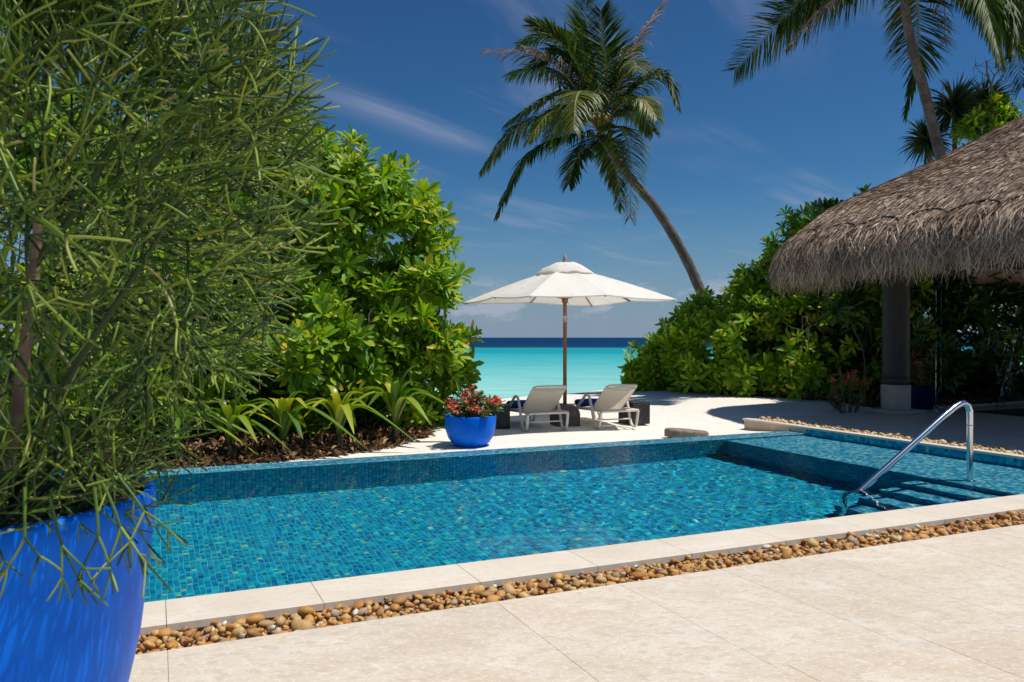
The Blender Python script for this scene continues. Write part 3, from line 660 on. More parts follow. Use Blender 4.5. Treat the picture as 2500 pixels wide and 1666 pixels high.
# ------------------------------------------------------------------ mulch beds with dry leaves
def bed(name, pts, zoff, n, seed, sing):
    root = empty(name, kind='structure'); rng = np.random.default_rng(seed)
    pts = np.array(pts, float); c = pts.mean(0)
    ring = bez(np.concatenate([pts, pts[:1]]), 60)[:-1] if False else pts
    V = [(c[0], c[1], float(ground_z(*c)) + .10)]; K = len(ring); rings = [1.0, .9, .75, .5, .25]
    V = []
    for f in rings:
        for p in ring:
            q = c + (p - c) * f; V.append((q[0], q[1], float(ground_z(*q)) + zoff * (1 - f) ** .6 + .004 - (.02 if f == 1 else 0)))
    F = []
    for r in range(len(rings) - 1):
        for i in range(K): F.append([r*K+i, r*K+(i+1)%K, (r+1)*K+(i+1)%K, (r+1)*K+i])
    o = len(V); V.append((c[0], c[1], float(ground_z(*c)) + zoff))
    for i in range(K): F.append([(len(rings)-1)*K+i, (len(rings)-1)*K+(i+1)%K, o, o])
    link('mulch', np_mesh('mulch', V, np.array(F)[:, :4] if False else np.array(F), M['soil'], True), root)
    # dry leaves
    tri = rng.integers(0, K, n); a, b_ = np.sqrt(rng.uniform(0, 1.12, n)), rng.uniform(0, 1, n)
    p = c + ((ring[tri] - c) * (1 - b_)[:, None] + (ring[(tri + 1) % K] - c) * b_[:, None]) * a[:, None]
    f = np.clip(a, 0, 1); z = ground_z(p[:, 0], p[:, 1]) + zoff * np.clip(1 - f, 0, 1) ** .6 + rng.uniform(.006, .05, n)
    pos = np.stack([p[:, 0], p[:, 1], z], 1)
    Rm = frames(np.tile((0, 0, 1.0), (n, 1)) + rng.normal(0, .55, (n, 3)), rng); S = rng.uniform(.05, .17, n)
    protos = [leaf_proto(.16, .5, .9), leaf_proto(.2, -.4, .7), leaf_proto(.12, .2, 1.2)]
    which = rng.integers(0, 3, n); rank = pos[:, 1] - S * 8 + 50 * (pos[:, 0] < -.42 * pos[:, 1])
    pieces('dry_leaf', 'leaf_litter', root, protos, which, pos, Rm, S, M['dry_leaf'], rank, sing)
def uvxy(u, v): return tuple(uv(u, v)[:2])
bed('mulch_bed', [uvxy(-3.4, 11.05), uvxy(-1.5, 11.08), uvxy(.2, 11.12), uvxy(1.4, 11.25), uvxy(2.3, 11.6), uvxy(3.2, 12.1), uvxy(4.0, 12.75), uvxy(4.35, 13.4), uvxy(4.0, 14.6), uvxy(2.5, 15.2), uvxy(0, 14.8), uvxy(-3.4, 14.6)], .12, 6500, 5, 250)
bed('shrub_bed', [(4.3, 23.2), (5.0, 21.6), (5.9, 20.4), (7.0, 19.2), (8.3, 18.2), (9.6, 17.8), (10.4, 19.5), (9.0, 22), (6.5, 23.8)], .10, 2600, 6, 100)
bed('hedge_bed', [uvxy(14.3, 12.55), uvxy(16.2, 12.45), uvxy(18.5, 12.4), uvxy(21, 12.4), uvxy(23, 12.6), uvxy(23, 15), uvxy(14.3, 15)], .10, 1200, 8, 60)

# ------------------------------------------------------------------ strap leaved lilies in the mulch
def lily(px, py, Y, size, seed, label, specs=None):
    rng = np.random.default_rng(seed); g = at(px, py, Y); g[2] = ground_z(g[0], g[1]) + .08
    root = thing('crinum_lily', label, 'lily plant', tuple(g), group='lilies in the mulch bed')
    st = MB().tube(bez([g + (0, 0, -.1), g + (.02, 0, .06), g + (.0, .0, .15 * size)], 6), [.04, .045, .045, .04, .035, .02], 8); st.build('stalk', M['bark'], root, True)
    for k in range(5):                                  # withered leaves about the stalk
        a = rng.uniform(0, 6.28); d = np.array((math.cos(a), math.sin(a), 0)); p = [g + (0, 0, .15 * size), g + d * .09 + (0, 0, .12 * size), g + d * .13 + (0, 0, .02)]
        strap(root, bez(p, 6), .025, M['dry_leaf'], 'withered_leaf', rng)
    n = 14
    for k in range(n):
        a = k * 2.4 + rng.uniform(-.3, .3); out = .25 + .75 * (k / n); Ln = size * rng.uniform(.75, 1.05)
        d = np.array((math.cos(a), math.sin(a) * .8, 0))
        top = g + (0, 0, .13 * size) + d * Ln * .55 * out + np.array((0, 0, Ln * (.70 - .40 * out)))
        tip = g + (0, 0, .13 * size) + d * Ln * (.66 + .40 * out) * (out + .12) + np.array((0, 0, max(Ln * (.98 - 1.12 * out), -.10 * size)))
        pts = bez([g + (0, 0, .10 * size), g + (0, 0, .13 * size) + d * Ln * .22 * out + np.array((0, 0, Ln * .38)), top, tip], 12)
        strap(root, pts, .047 * size * rng.uniform(.85, 1.15), M['strap'], 'leaf', rng)
def strap(root, pts, w, m, name, rng):
    K = len(pts); T = np.gradient(pts, axis=0); T /= np.linalg.norm(T, axis=1)[:, None] + 1e-9
    side = np.cross(T, np.array((0, 0, 1.0))); side[np.linalg.norm(side, axis=1) < .12] = (1, 0, 0); side = side / (np.linalg.norm(side, axis=1)[:, None] + 1e-9)
    nrm = np.cross(side, T); t = np.linspace(0, 1, K); ww = w * np.clip(np.minimum(.55 + t * 2.2, (1.02 - t) * 3.2), .03, 1)[:, None]
    V = np.stack([pts - side * ww + nrm * ww * .4, pts, pts + side * ww + nrm * ww * .4], 1); i = np.arange(K * 3).reshape(K, 3)
    F = np.concatenate([np.stack([i[:-1, j], i[1:, j], i[1:, j + 1], i[:-1, j + 1]], -1) for j in (0, 1)])
    MB().add(V, F).build(name, m, root, True)
lily(965, 1063, 12.9, 1.45, 1, 'tallest strap leaved lily, at the shrub end of the mulch bed nearest the bowl planter')
lily(828, 1078, 12.0, 1.25, 2, 'strap leaved lily with drooping yellow leaves, second from the bowl planter')
lily(692, 1085, 11.4, 1.2, 3, 'strap leaved lily in the mulch, third from the bowl planter')
lily(560, 1096, 11.0, 1.1, 4, 'strap leaved lily partly behind the thin green stems, fourth from the bowl planter')
lily(430, 1102, 10.6, 1.1, 5, 'strap leaved lily furthest from the bowl planter, behind the thin green stems')

# ------------------------------------------------------------------ big planter and the pencil plant in it
def glaze(name, col):
    return mat(name, col, .42, spec=.12, noise=[(9, 3, .4, .75, (col[0] * .8, col[1] * .82, col[2] * .9))], bump=[(5, 2, .08, .02)])
M['blue'] = glaze('cobalt_glaze', (.000, .155, .78))
PX, PY = -1.74, 2.42
def planter():
    root = thing('large_planter', 'tall cobalt blue planter in the near corner, cut by the photo edge', 'planter', (PX, PY, 0))
    prof = [(.001, .002), (.30, .002), (.345, .02), (.42, .14), (.50, .34), (.553, .58), (.583, .82), (.598, .99), (.600, 1.045), (.594, 1.060), (.580, 1.063), (.568, 1.053), (.562, 1.01), (.55, .88)]
    MB().lathe(prof, (PX, PY, 0), 72).build('pot', M['blue'], root, True)
    MB().lathe([(.001, 1.02), (.3, 1.025), (.566, 1.015)], (PX, PY, 0), 40).build('soil', M['soil'], root, True)
planter()

def pencil_plant():
    rng = np.random.default_rng(42)
    root = thing('pencil_plant', 'tall bushy plant of thin leafless green stems in the large blue planter', 'plant', (PX, PY, .985))
    C = np.array((-1.50, 2.50, 1.96)); RAD = np.array((.78, .78, .92))
    # woody trunk, cut off at the top, and the green limbs
    t0 = at(15, 1195, 2.42); t1 = at(55, 900, 2.40); t2 = at(88, 640, 2.40); t3 = at(95, 525, 2.40)
    MB().tube(bez([t0, t1, t2, t3], 14), np.linspace(.019, .0135, 14), 10).build('trunk', M['bark'], root, True)
    limbs = [[t2, at(180, 520, 2.42), at(297, 319, 2.45), at(366, 180, 2.45), at(395, 40, 2.45)],
             [at(0, 1250, 2.5), at(60, 1000, 2.62), at(230, 700, 2.7), at(380, 520, 2.75), at(560, 400, 2.8)],
             [at(40, 1240, 2.45), at(200, 1050, 2.5), at(350, 900, 2.5), at(480, 760, 2.5), at(590, 700, 2.55)],
             [at(-60, 1240, 2.6), at(-80, 900, 2.8), at(60, 500, 2.9), at(200, 250, 3.0)],
             [at(-120, 1240, 2.3), at(-60, 900, 2.2), at(20, 600, 2.1), at(150, 420, 2.05)],
             [at(20, 1240, 2.4), at(120, 1000, 2.2), at(260, 780, 2.1), at(400, 560, 2.1)]]
    heads = []
    for k, l in enumerate(limbs):
        p = bez(l, 24); MB().tube(p, np.linspace(.013, .006, 24), 7).build('limb', M['twig'], root, True)
        heads += [p[i] for i in range(9, 24, 2)]
    heads = np.array(heads)
    segs = [[]]
    def unit(v): return v / (np.linalg.norm(v) + 1e-9)
    def grow(p, d, Ln, r, lev, hang, out):
        c = rng.normal(0, .30, 3); c[2] += hang
        q = [p]; dd = d
        for k in range(3): dd = unit(dd + c * .21); q.append(q[-1] + dd * Ln / 3)
        out.append((np.array(q), np.linspace(r, r * .82, 4)))
        if lev == 0: return
        n = rng.integers(2, 4) if lev > 1 else rng.integers(2, 5)
        ph = rng.uniform(0, 6.28); f = frames(dd[None], rng)[0]
        for k in range(n):
            a = ph + k * 6.283 / n + rng.normal(0, .3); el = rng.uniform(.30, .95)
            nd = f @ np.array((math.sin(el) * math.cos(a), math.sin(el) * math.sin(a), math.cos(el)))
            nd = unit(nd + .12 * unit((q[-1] - C) / RAD))
            grow(q[-1], nd, Ln * rng.uniform(.62, .98), r * .82, lev - 1, hang, out)
    sprays = []
    NS = 500
    for i in range(NS):
        d = rng.normal(size=3); d /= np.linalg.norm(d)
        if d[2] < -.75: d[2] *= -1
        rr = rng.uniform(.25, .72) ** .8
        p = C + d * RAD * rr
        if p[2] < 1.02: continue
        if p[2] < 1.8 and p[0] > -1.35 and p[1] < 2.7 and rng.random() < .55: continue
        if p[0] > -1.3 and p[1] < 2.75 and rng.random() < .38: continue      # thinner over the sunny side of the pot
        out = []
        dirn = unit(d * .9 + np.array((.12, 0, .25)) + rng.normal(0, .45, 3))
        grow(p, dirn, rng.uniform(.13, .23), rng.uniform(.0044, .0070), 3, rng.uniform(-.25, .35), out)
        sprays.append(out)
    for i in range(60):                                  # young stems straight out of the soil
        a = rng.uniform(0, 6.28); rr = .5 * math.sqrt(rng.random()); p = np.array((PX + rr * math.cos(a), PY + rr * math.sin(a), 1.01)); out = []
        grow(p, unit(np.array((math.cos(a) * .55 + .15, math.sin(a) * .55, .8)) + rng.normal(0, .2, 3)), rng.uniform(.10, .16), rng.uniform(.0045, .006), 3, 0, out); sprays.append(out)
    # sprays that hang over the rim of the pot
    for (px, py, Y, dx, dz) in [(60, 1190, 1.85, .1, -.5), (120, 1215, 1.83, .3, -.8), (230, 1190, 1.86, .2, -.8), (250, 1180, 1.9, .5, -.7), (290, 1165, 1.95, .6, -.6), (330, 1140, 2.1, .8, -.5), (355, 1165, 2.2, .6, -.9), (380, 1080, 2.3, .9, -.3), (300, 1100, 2.2, .8, -.2), (200, 1120, 2.1, .5, .1), (100, 1100, 2.1, .3, .1), (420, 1050, 2.5, .9, -.4)]:
        out = []; grow(at(px, py, Y), unit(np.array((dx, -.15, dz))), .115, .0040, 2, -.5, out); sprays.append(out)
    # long free ends that break the outline on the right
    for i in range(95):
        ang = rng.uniform(-.9, 1.25); d = unit(np.array((math.cos(ang), rng.uniform(-.6, .5), math.sin(ang))))
        p = C + d * RAD * rng.uniform(.62, .82); out = []
        grow(p, unit(d + rng.normal(0, .3, 3) + (.25, 0, .1)), rng.uniform(.15, .25), .0050, 2, rng.uniform(-.1, .7), out); sprays.append(out)
    def inside(out):                                     # the plant keeps a rounded outline, tucked in towards the pot
        Q = np.concatenate([s[0] for s in out]); px = 1250 + FPX * Q[:, 0] / Q[:, 1]; py = 824.5 - FPX * (Q[:, 2] - CAM_Z) / Q[:, 1]
        lim = np.interp(py, [0, 200, 450, 700, 850, 1000, 1100, 1250], [700, 770, 770, 740, 640, 560, 470, 420])
        return (px > lim).mean() < .18
    sprays = [o for o in sprays if inside(o)]
    org = np.array(base_of(root)); rest = MB(); rk = np.argsort([o[0][0][0][1] for o in sprays])
    for n_, k in enumerate(rk):
        P = np.array([s[0] for s in sprays[k]]); r = np.array([s[1] for s in sprays[k]])
        P = np.concatenate([P, P[:, -1:] + (P[:, -1:] - P[:, -2:-1]) * .08], 1); r = np.concatenate([r, r[:, -1:] * .25], 1)
        V, F = tube_batch(P, r, 5)
        if n_ < 300: MB().add(V, F).build('stem_spray', M['twig'], root, True)
        else: rest.add(V, F)
    if rest.n: rest.build('stem_sprays', M['twig'], root, True, kind='stuff')
pencil_plant()
# ------------------------------------------------------------------ flowering plants
M['bloom'] = mat('coral_red_petal', rough=.5, transl=.25, island=[(0, (.62, .035, .02)), (.4, (.75, .07, .045)), (.75, (.78, .16, .12)), (1, (.72, .30, .22))])
M['leaf_small'] = mat('thick_small_leaf', rough=.4, transl=.15, island=[(0, (.03, .085, .012)), (.5, (.06, .14, .02)), (.9, (.13, .21, .03)), (1, (.28, .28, .06))])
def flower_plant(name, label, c, rx, rz, n_st, n_fl, seed, lean=(0, 0)):
    rng = np.random.default_rng(seed); root = thing(name, label, 'flowering plant', tuple(c)); c = np.array(c, float)
    T = []; tips = []
    for i in range(n_st):
        d = rng.normal(size=3); d[2] = abs(d[2]) + .35; d /= np.linalg.norm(d); e = c + d * np.array((rx, rx, rz)) * rng.uniform(.7, 1.08) + np.array((lean[0], lean[1], 0)) * d[2]
        b = c + np.array((d[0], d[1], 0)) * rx * .4; T.append(bez([b, (b + e) / 2 + rng.normal(0, .03, 3), e], 6)); tips.append(e)
    V, F = tube_batch(np.array(T), np.tile(np.linspace(.009, .005, 6), (len(T), 1)), 5); MB().add(V, F).build('stems', M['stem'], root, True, kind='stuff')
    T = np.array(T); k = n_st * 5; s = rng.integers(0, n_st, k); j = rng.integers(2, 6, k); P = T[s, j] + rng.normal(0, .015, (k, 3)); A = (P - c) / np.array((rx, rx, rz)) + np.array((0, 0, .5)) + rng.normal(0, .3, (k, 3))
    P2, Rm, S = rosettes(rng, P, A, .075, (5, 8)); which = np.zeros(len(P2), int)
    pieces('leaf', 'foliage', root, [leaf_proto(.2, .15, .25)], which, P2, Rm, S, M['leaf_small'], P2[:, 1] + rng.uniform(0, .3, len(P2)), 120, True)
    # each bloom: a cluster of little two-petalled cups
    th = np.linspace(0, 2 * math.pi, 8, endpoint=False)
    for i in range(n_fl):
        e = tips[rng.integers(0, n_st)] + rng.normal(0, .03, 3) + np.array((0, -.02, .03)); mb = MB()
        for q in range(rng.integers(3, 6)):
            pc = e + rng.normal(0, .019, 3); f = frames((rng.normal(0, .5, 3) + np.array((0, -.5, .7)))[None], rng)[0]; r = rng.uniform(.019, .028)
            ringo = np.stack([np.cos(th) * r * 1.25, np.sin(th) * r * .85, np.full(8, r * .35)], 1) @ f.T + pc
            ringi = np.stack([np.cos(th) * r * .35, np.sin(th) * r * .3, np.zeros(8)], 1) @ f.T + pc
            VV = np.concatenate([ringo, ringi]); ii = np.arange(8); FF = np.stack([ii, (ii + 1) % 8, 8 + (ii + 1) % 8, 8 + ii], 1)
            mb.add(VV, np.concatenate([FF, [[8, 10, 12, 14]]]))
        mb.tube([e - (0, 0, .05), e], .0022, 4); mb.build('flower', M['bloom'], root, True)
BX, BY = -.655, 12.55; BZ = float(ground_z(BX, BY)) - .01
def bowl():
    root = thing('bowl_planter', 'round cobalt blue bowl planter full of coral flowers beside the pool rim', 'planter', (BX, BY, BZ))
    prof = [(.001, .0), (.19, .0), (.235, .012), (.30, .07), (.355, .15), (.388, .25), (.403, .36), (.408, .47), (.405, .488), (.396, .492), (.388, .485), (.384, .44)]
    MB().lathe(prof, (BX, BY, BZ), 64).build('pot', M['blue'], root, True)
    MB().lathe([(.001, .45), (.2, .455), (.386, .445)], (BX, BY, BZ), 32).build('soil', M['soil'], root, True)
bowl()
flower_plant('crown_of_thorns', 'coral red flowering plant growing in the round blue bowl planter', (BX, BY, BZ + .45), .45, .40, 46, 76, 3, (.05, 0))
cb = uv(13.25, 12.35, 0); flower_plant('crown_of_thorns', 'red flowering plant on the ground at the shrub side of the stone column', (cb[0], cb[1], -.05), .42, .95, 26, 40, 4)
pp = uv(15.15, 12.1, 0)
def dark_pot():
    root = thing('shaded_planter', 'dark blue planter in shade just behind the stone column', 'planter', tuple(pp))
    prof = [(.001, 0), (.17, 0), (.2, .02), (.25, .2), (.28, .42), (.29, .5), (.275, .5), (.265, .45)]
    MB().lathe(prof, tuple(pp), 40).build('pot', glaze('shaded_blue_glaze', (.001, .012, .07)), root, True); MB().lathe([(.001, .46), (.27, .455)], tuple(pp), 24).build('soil', M['soil'], root)  # blue glaze darkened to put the roof's shade into its colour
dark_pot()
flower_plant('crown_of_thorns', 'sparse red flowering plant in the dark planter behind the stone column', (pp[0], pp[1], .45), .4, .85, 18, 20, 5)

# ------------------------------------------------------------------ coconut palms
M['palm'] = mat('palm_leaflet', rough=.55, spec=.25, transl=.22, island=[(0, (.016, .044, .009)), (.35, (.030, .072, .012)), (.7, (.058, .108, .016)), (.92, (.115, .155, .02)), (1, (.24, .20, .04))])
M['palm_dead'] = mat('dry_palm_leaflet', rough=.7, transl=.2, island=[(0, (.10, .065, .045)), (.5, (.22, .15, .11)), (1, (.40, .31, .25))])
M['palm_gold'] = mat('yellowing_palm_leaflet', rough=.45, transl=.28, island=[(0, (.06, .10, .012)), (.5, (.12, .16, .02)), (1, (.24, .22, .03))])
M['rachis'] = mat('frond_rachis', (.26, .22, .05), .5)
M['rachis_dead'] = mat('dry_frond_rachis', (.24, .17, .12), .7)
M['palm_bark'] = mat('palm_trunk_bark', (.10, .082, .07), .9, noise=[(3, 5, .4, .7, (.18, .155, .13)), (14, 4, .5, .7, (.06, .05, .04))], bump=[(18, 4, .5, .02)])
def frond(root, pts, rng, kind=0, n=76, ll=.85, droop=.5, wid=.032, spread=1.0, twist=0.):
    K = 26; P = bez(pts, K); T = np.gradient(P, axis=0); T /= np.linalg.norm(T, axis=1)[:, None]
    Ltot = np.linalg.norm(np.diff(P, axis=0), axis=1).sum()
    mleaf = (M['palm'], M['palm_dead'], M['palm_gold'])[kind]
    fo = MB().tube(P, np.linspace(.034, .006, K), 6, (.6, 1.3)).build('frond', M['rachis_dead' if kind == 1 else 'rachis'], root, True)
    side = np.cross(T, np.array((0, 0, 1.0))); bad = np.linalg.norm(side, axis=1) < .15
    side[bad] = np.cross(T[bad], np.array((.3, 1.0, 0))); side /= np.linalg.norm(side, axis=1)[:, None] + 1e-9
    if twist: side = side * math.cos(twist) + np.cross(T, side) * math.sin(twist)      # blade turned about its rib
    for i in range(1, K):                                # keep the same handedness along the rib
        if side[i] @ side[i - 1] < 0: side[i] *= -1
    t = np.linspace(.16, .995, n); i = np.clip((t * (K - 1)).astype(int), 0, K - 2); f = (t * (K - 1) - i)[:, None]
    B = P[i] * (1 - f) + P[i + 1] * f; TT = T[i] * (1 - f) + T[i + 1] * f; SS = side[i] * (1 - f) + side[i + 1] * f
    lens = ll * np.clip(np.minimum(.55 + t * 2.0, 1.05 - .72 * np.clip((t - .45) / .55, 0, 1) ** 1.4), .2, 1)
    Vs, n_q = [], 0; mb = MB()
    for sgn in (-1, 1):
        keep = rng.random(n) > (.35 if kind == 1 else .04)
        b = B[keep]; d0 = SS[keep] * sgn * spread * rng.uniform(.8, 1.1, (keep.sum(), 1)) + TT[keep] * (.45 + .75 * t[keep][:, None] ** 2) + np.array((0, 0, .18)) + rng.normal(0, .09, (keep.sum(), 3))
        d0 /= np.linalg.norm(d0, axis=1)[:, None]; Ln = (lens[keep] * rng.uniform(.82, 1.1, keep.sum()))[:, None]
        q = [b]; d = d0.copy(); dr = droop * rng.uniform(.6, 1.4, (keep.sum(), 1)); kk = 4
        for s in range(kk):
            d = d + np.array((0, 0, -1.0)) * dr * (.17 + .15 * s); d /= np.linalg.norm(d, axis=1)[:, None]; q.append(q[-1] + d * Ln / kk)
        Q = np.stack(q, 1)                                # (m,5,3)
        wv = np.cross(d0, np.array((0, 0, 1.0)) + .3 * TT[keep]); wv /= np.linalg.norm(wv, axis=1)[:, None] + 1e-9
        ww = (wid * (.5 + .5 * lens[keep] / ll))[:, None, None] * np.array([.45, 1, .95, .6, .06])[None, :, None]
        nv = np.cross(wv, d0)
        V = np.stack([Q - wv[:, None] * ww - nv[:, None] * ww * .5, Q, Q + wv[:, None] * ww - nv[:, None] * ww * .5], 2)  # (m,5,3,3)
        m_ = V.shape[0]; idx = np.arange(m_ * 15).reshape(m_, 5, 3)
        F = np.concatenate([np.stack([idx[:, :-1, j], idx[:, 1:, j], idx[:, 1:, j + 1], idx[:, :-1, j + 1]], -1).reshape(-1, 4) for j in (0, 1)])
        mb.add(V.reshape(-1, 3), F)
    mb.build('leaflets', mleaf, fo, True, kind='stuff')
def palm_trunk(root, pts, r0, r1):
    K = 90; P = bez(pts, K); t = np.linspace(0, 1, K); r = r0 + (r1 - r0) * t + .10 * r0 * np.exp(-t * 14)
    ring = 1 + .028 * np.sign(np.sin(t * K * .9)) * (.4 + .6 * np.abs(np.sin(t * 37)))
    MB().tube(P, r * ring, 14).build('trunk', M['palm_bark'], root, True)
def centre_palm():
    rng = np.random.default_rng(8); Y = 26.0
    def z(zx, zy, dy=0): return at(1150 + zx * .459, zy * .459, Y + dy)
    gp = at(1765, 905, Y); gp[2] = float(ground_z(gp[0], gp[1])) - .1
    root = thing('coconut_palm', 'leaning coconut palm with a full crown behind the white parasol', 'palm tree', tuple(gp))
    palm_trunk(root, [gp, at(1745, 800, Y), at(1712, 715, Y), at(1668, 620, Y), at(1605, 515, Y), at(1543, 440, Y), at(1490, 370, Y), at(1466, 325, Y)], .19, .13)
    hub = z(690, 680)
    heart = MB()
    for k in range(26):                                  # leaf bases and fibre round the growing point
        d = rng.normal(size=3); d[2] = abs(d[2]) * .8 + .1; d /= np.linalg.norm(d); heart.tube([hub + d * .04 + (0, 0, -.15), hub + d * .25 + (0, 0, -.02), hub + d * .42 + (0, 0, .12)], [.075, .05, .03], 6)
    heart.build('crownshaft', M['rachis'], root, True)
    for k in range(7):                                   # young coconuts
        d = rng.normal(size=3); d[2] = -abs(d[2]) * .5; d /= np.linalg.norm(d); c = hub + d * .33 + np.array((0, 0, -.16))
        MB().lathe([(.004, -.12), (.06, -.10), (.095, -.03), (.1, .03), (.07, .09), (.02, .125), (.003, .13)], tuple(c), 12).build('coconut', mat('coconut_husk', (.24, .20, .05), .5) if 'coco' not in M else M['coco'], root, True)
    F = [  # path (photo zoom coordinates, depth offset), kind, leaflet length, droop
        ([(690, 690, 0), (520, 725, -.5), (300, 830, -1.0), (140, 1135, -1.3)], 0, .85, .75),
        ([(690, 690, 0), (450, 640, .4), (230, 690, .8), (60, 905, 1.0)], 0, .85, .8),
        ([(690, 680, 0), (500, 400, -.6), (320, 290, -.9), (85, 270, -1.2)], 1, .75, .7),
        ([(690, 670, 0), (590, 330, .5), (450, 190, .9), (265, 230, 1.2)], 0, .9, .5),
        ([(690, 660, 0), (670, 400, .6), (620, 180, 1.0), (606, 5, 1.2)], 0, .95, .15),
        ([(690, 670, 0), (570, 350, -.3), (430, 190, -.5), (315, 135, -.6)], 0, .8, .25),
        ([(690, 670, 0), (780, 420, .5), (900, 190, 1.0), (1030, 0, 1.4)], 1, .65, .9),
        ([(690, 680, 0), (840, 500, -.2), (1010, 400, -.5), (1095, 545, -.7)], 0, .85, .7),
        ([(690, 690, 0), (800, 590, .6), (900, 590, 1.2), (965, 700, 1.6)], 0, .8, .7),
        ([(690, 690, 0), (790, 680, -.8), (845, 830, -1.5), (845, 1160, -1.9)], 2, .75, .55),
        ([(690, 695, 0), (730, 780, .5), (770, 900, .8), (800, 1100, .9)], 0, .7, .5),
        ([(690, 680, 0), (610, 500, -1.3), (560, 520, -2.4), (545, 690, -3.0)], 2, .8, .8),
        ([(690, 680, 0), (500, 500, -.4), (340, 560, -.8), (200, 650, -1.0)], 0, .8, .6),
        ([(690, 670, 0), (760, 420, 1.2), (800, 270, 2.0), (830, 250, 2.9)], 0, .8, .6),
        ([(690, 680, 0), (540, 440, .9), (380, 370, 1.6), (205, 400, 2.1)], 0, .85, .65),
        ([(690, 670, 0), (640, 350, 1.5), (560, 200, 2.6), (480, 160, 3.4)], 0, .9, .5),
        ([(690, 670, 0), (720, 380, -1.0), (700, 220, -1.6), (690, 60, -1.8)], 0, .85, .15),
        ([(690, 670, 0), (770, 480, -.9), (850, 330, -1.6), (880, 370, -2.4)], 0, .8, .8),
        ([(690, 680, 0), (560, 560, -.9), (420, 600, -1.6), (310, 740, -2.0)], 2, .8, .7),
        ([(690, 680, 0), (800, 560, -1.0), (900, 520, -1.8), (985, 620, -2.3)], 2, .8, .7),
        ([(690, 680, 0), (590, 420, .2), (470, 290, .4), (340, 330, .6)], 0, .9, .7),
        ([(690, 690, 0), (640, 760, -.6), (560, 850, -1.0), (520, 980, -1.2)], 0, .75, .5),
        ([(690, 690, 0), (620, 620, 1.2), (500, 640, 2.3), (400, 760, 3.0)], 0, .8, .6),
    ]
    for (pts, kind, ll, dr) in F: frond(root, [z(*p) for p in pts], rng, kind, 110 if kind != 1 else 74, ll * 1.4, dr)
M['coco'] = mat('coconut_husk', (.24, .20, .05), .5)
centre_palm()
def right_palm():
    rng = np.random.default_rng(9); Y = 21.5
    def z(zx, zy, dy=0): return at(1750 + zx * .4464, zy * .4464, Y + dy)
    gp = at(2455, 980, Y); gp[2] = float(ground_z(gp[0], gp[1])) - .1
    root = thing('coconut_palm', 'coconut palm with its trunk rising behind the thatched roof', 'palm tree', tuple(gp))
    palm_trunk(root, [gp, at(2385, 700, Y), z(1220, 850), z(1130, 500), z(1062, 260), z(1020, 0), z(1000, -330)], .155, .105)
    F = [([(1000, -340, 0), (720, -150, .1), (400, 70, .2), (95, 390, .3)], 0, .95, .28),
         ([(1000, -340, 0), (800, -120, -1), (560, 60, -1.6), (375, 275, -2)], 1, .45, .9),
         ([(1000, -320, 0), (1080, -60, .8), (1095, 260, 1.2), (1030, 610, 1.4)], 0, .8, .35),
         ([(1000, -340, 0), (1330, -230, -.4), (1580, 40, -.8), (1665, 480, -1)], 0, .9, .7),
         ([(1000, -340, 0), (1260, -260, -1.0), (1430, -60, -1.8), (1545, 330, -2.2)], 0, .85, .7),
         ([(1000, -340, 0), (1420, -330, .5), (1720, -120, .8), (1770, 320, 1)], 0, .9, .7),
         ([(1000, -340, 0), (1180, -220, .3), (1235, -30, .5), (1240, 240, .5)], 1, .5, 1.0),
         ([(1000, -340, 0), (1300, -260, 1.0), (1500, -80, 1.8), (1640, 200, 2.2)], 0, .9, .7),
         ([(1000, -340, 0), (1370, -280, .2), (1640, -40, .3), (1750, 380, .4)], 0, .9, .7),
         ([(1000, -340, 0), (1230, -280, .6), (1400, -120, 1.1), (1500, 150, 1.4)], 0, .9, .7),
         ([(1000, -340, 0), (800, -260, .7), (620, -120, 1.2), (470, 60, 1.5)], 0, .8, .6),
         ([(1000, -340, 0), (1280, -300, -.5), (1480, -100, -.8), (1600, 260, -1)], 0, .9, .6),
         ([(1000, -340, 0), (1400, -360, .9), (1660, -200, 1.6), (1800, 120, 2)], 0, .9, .6),
         ([(1000, -340, 0), (760, -230, -.6), (520, -60, -1), (330, 140, -1.2)], 0, .9, .4),
         ([(1000, -340, 0), (700, -420, .5), (400, -330, 1), (150, -80, 1.3)], 0, .85, .6),
         ([(1000, -350, 0), (900, -700, .5), (780, -950, .8), (600, -1050, 1)], 0, .85, .4),
         ([(1000, -350, 0), (1150, -700, -.5), (1350, -900, -.8), (1600, -850, -1)], 0, .85, .5),
         ([(1000, -350, 0), (850, -500, -1.6), (760, -420, -2.8), (700, -150, -3.4)], 0, .8, .6)]
    for (pts, kind, ll, dr) in F: frond(root, [z(*p) for p in pts], rng, kind, 116 if kind != 1 else 60, ll * 1.5, dr, .034, 1.0, R(62) if pts[-1][0] < 500 and kind == 0 else 0.)
right_palm()

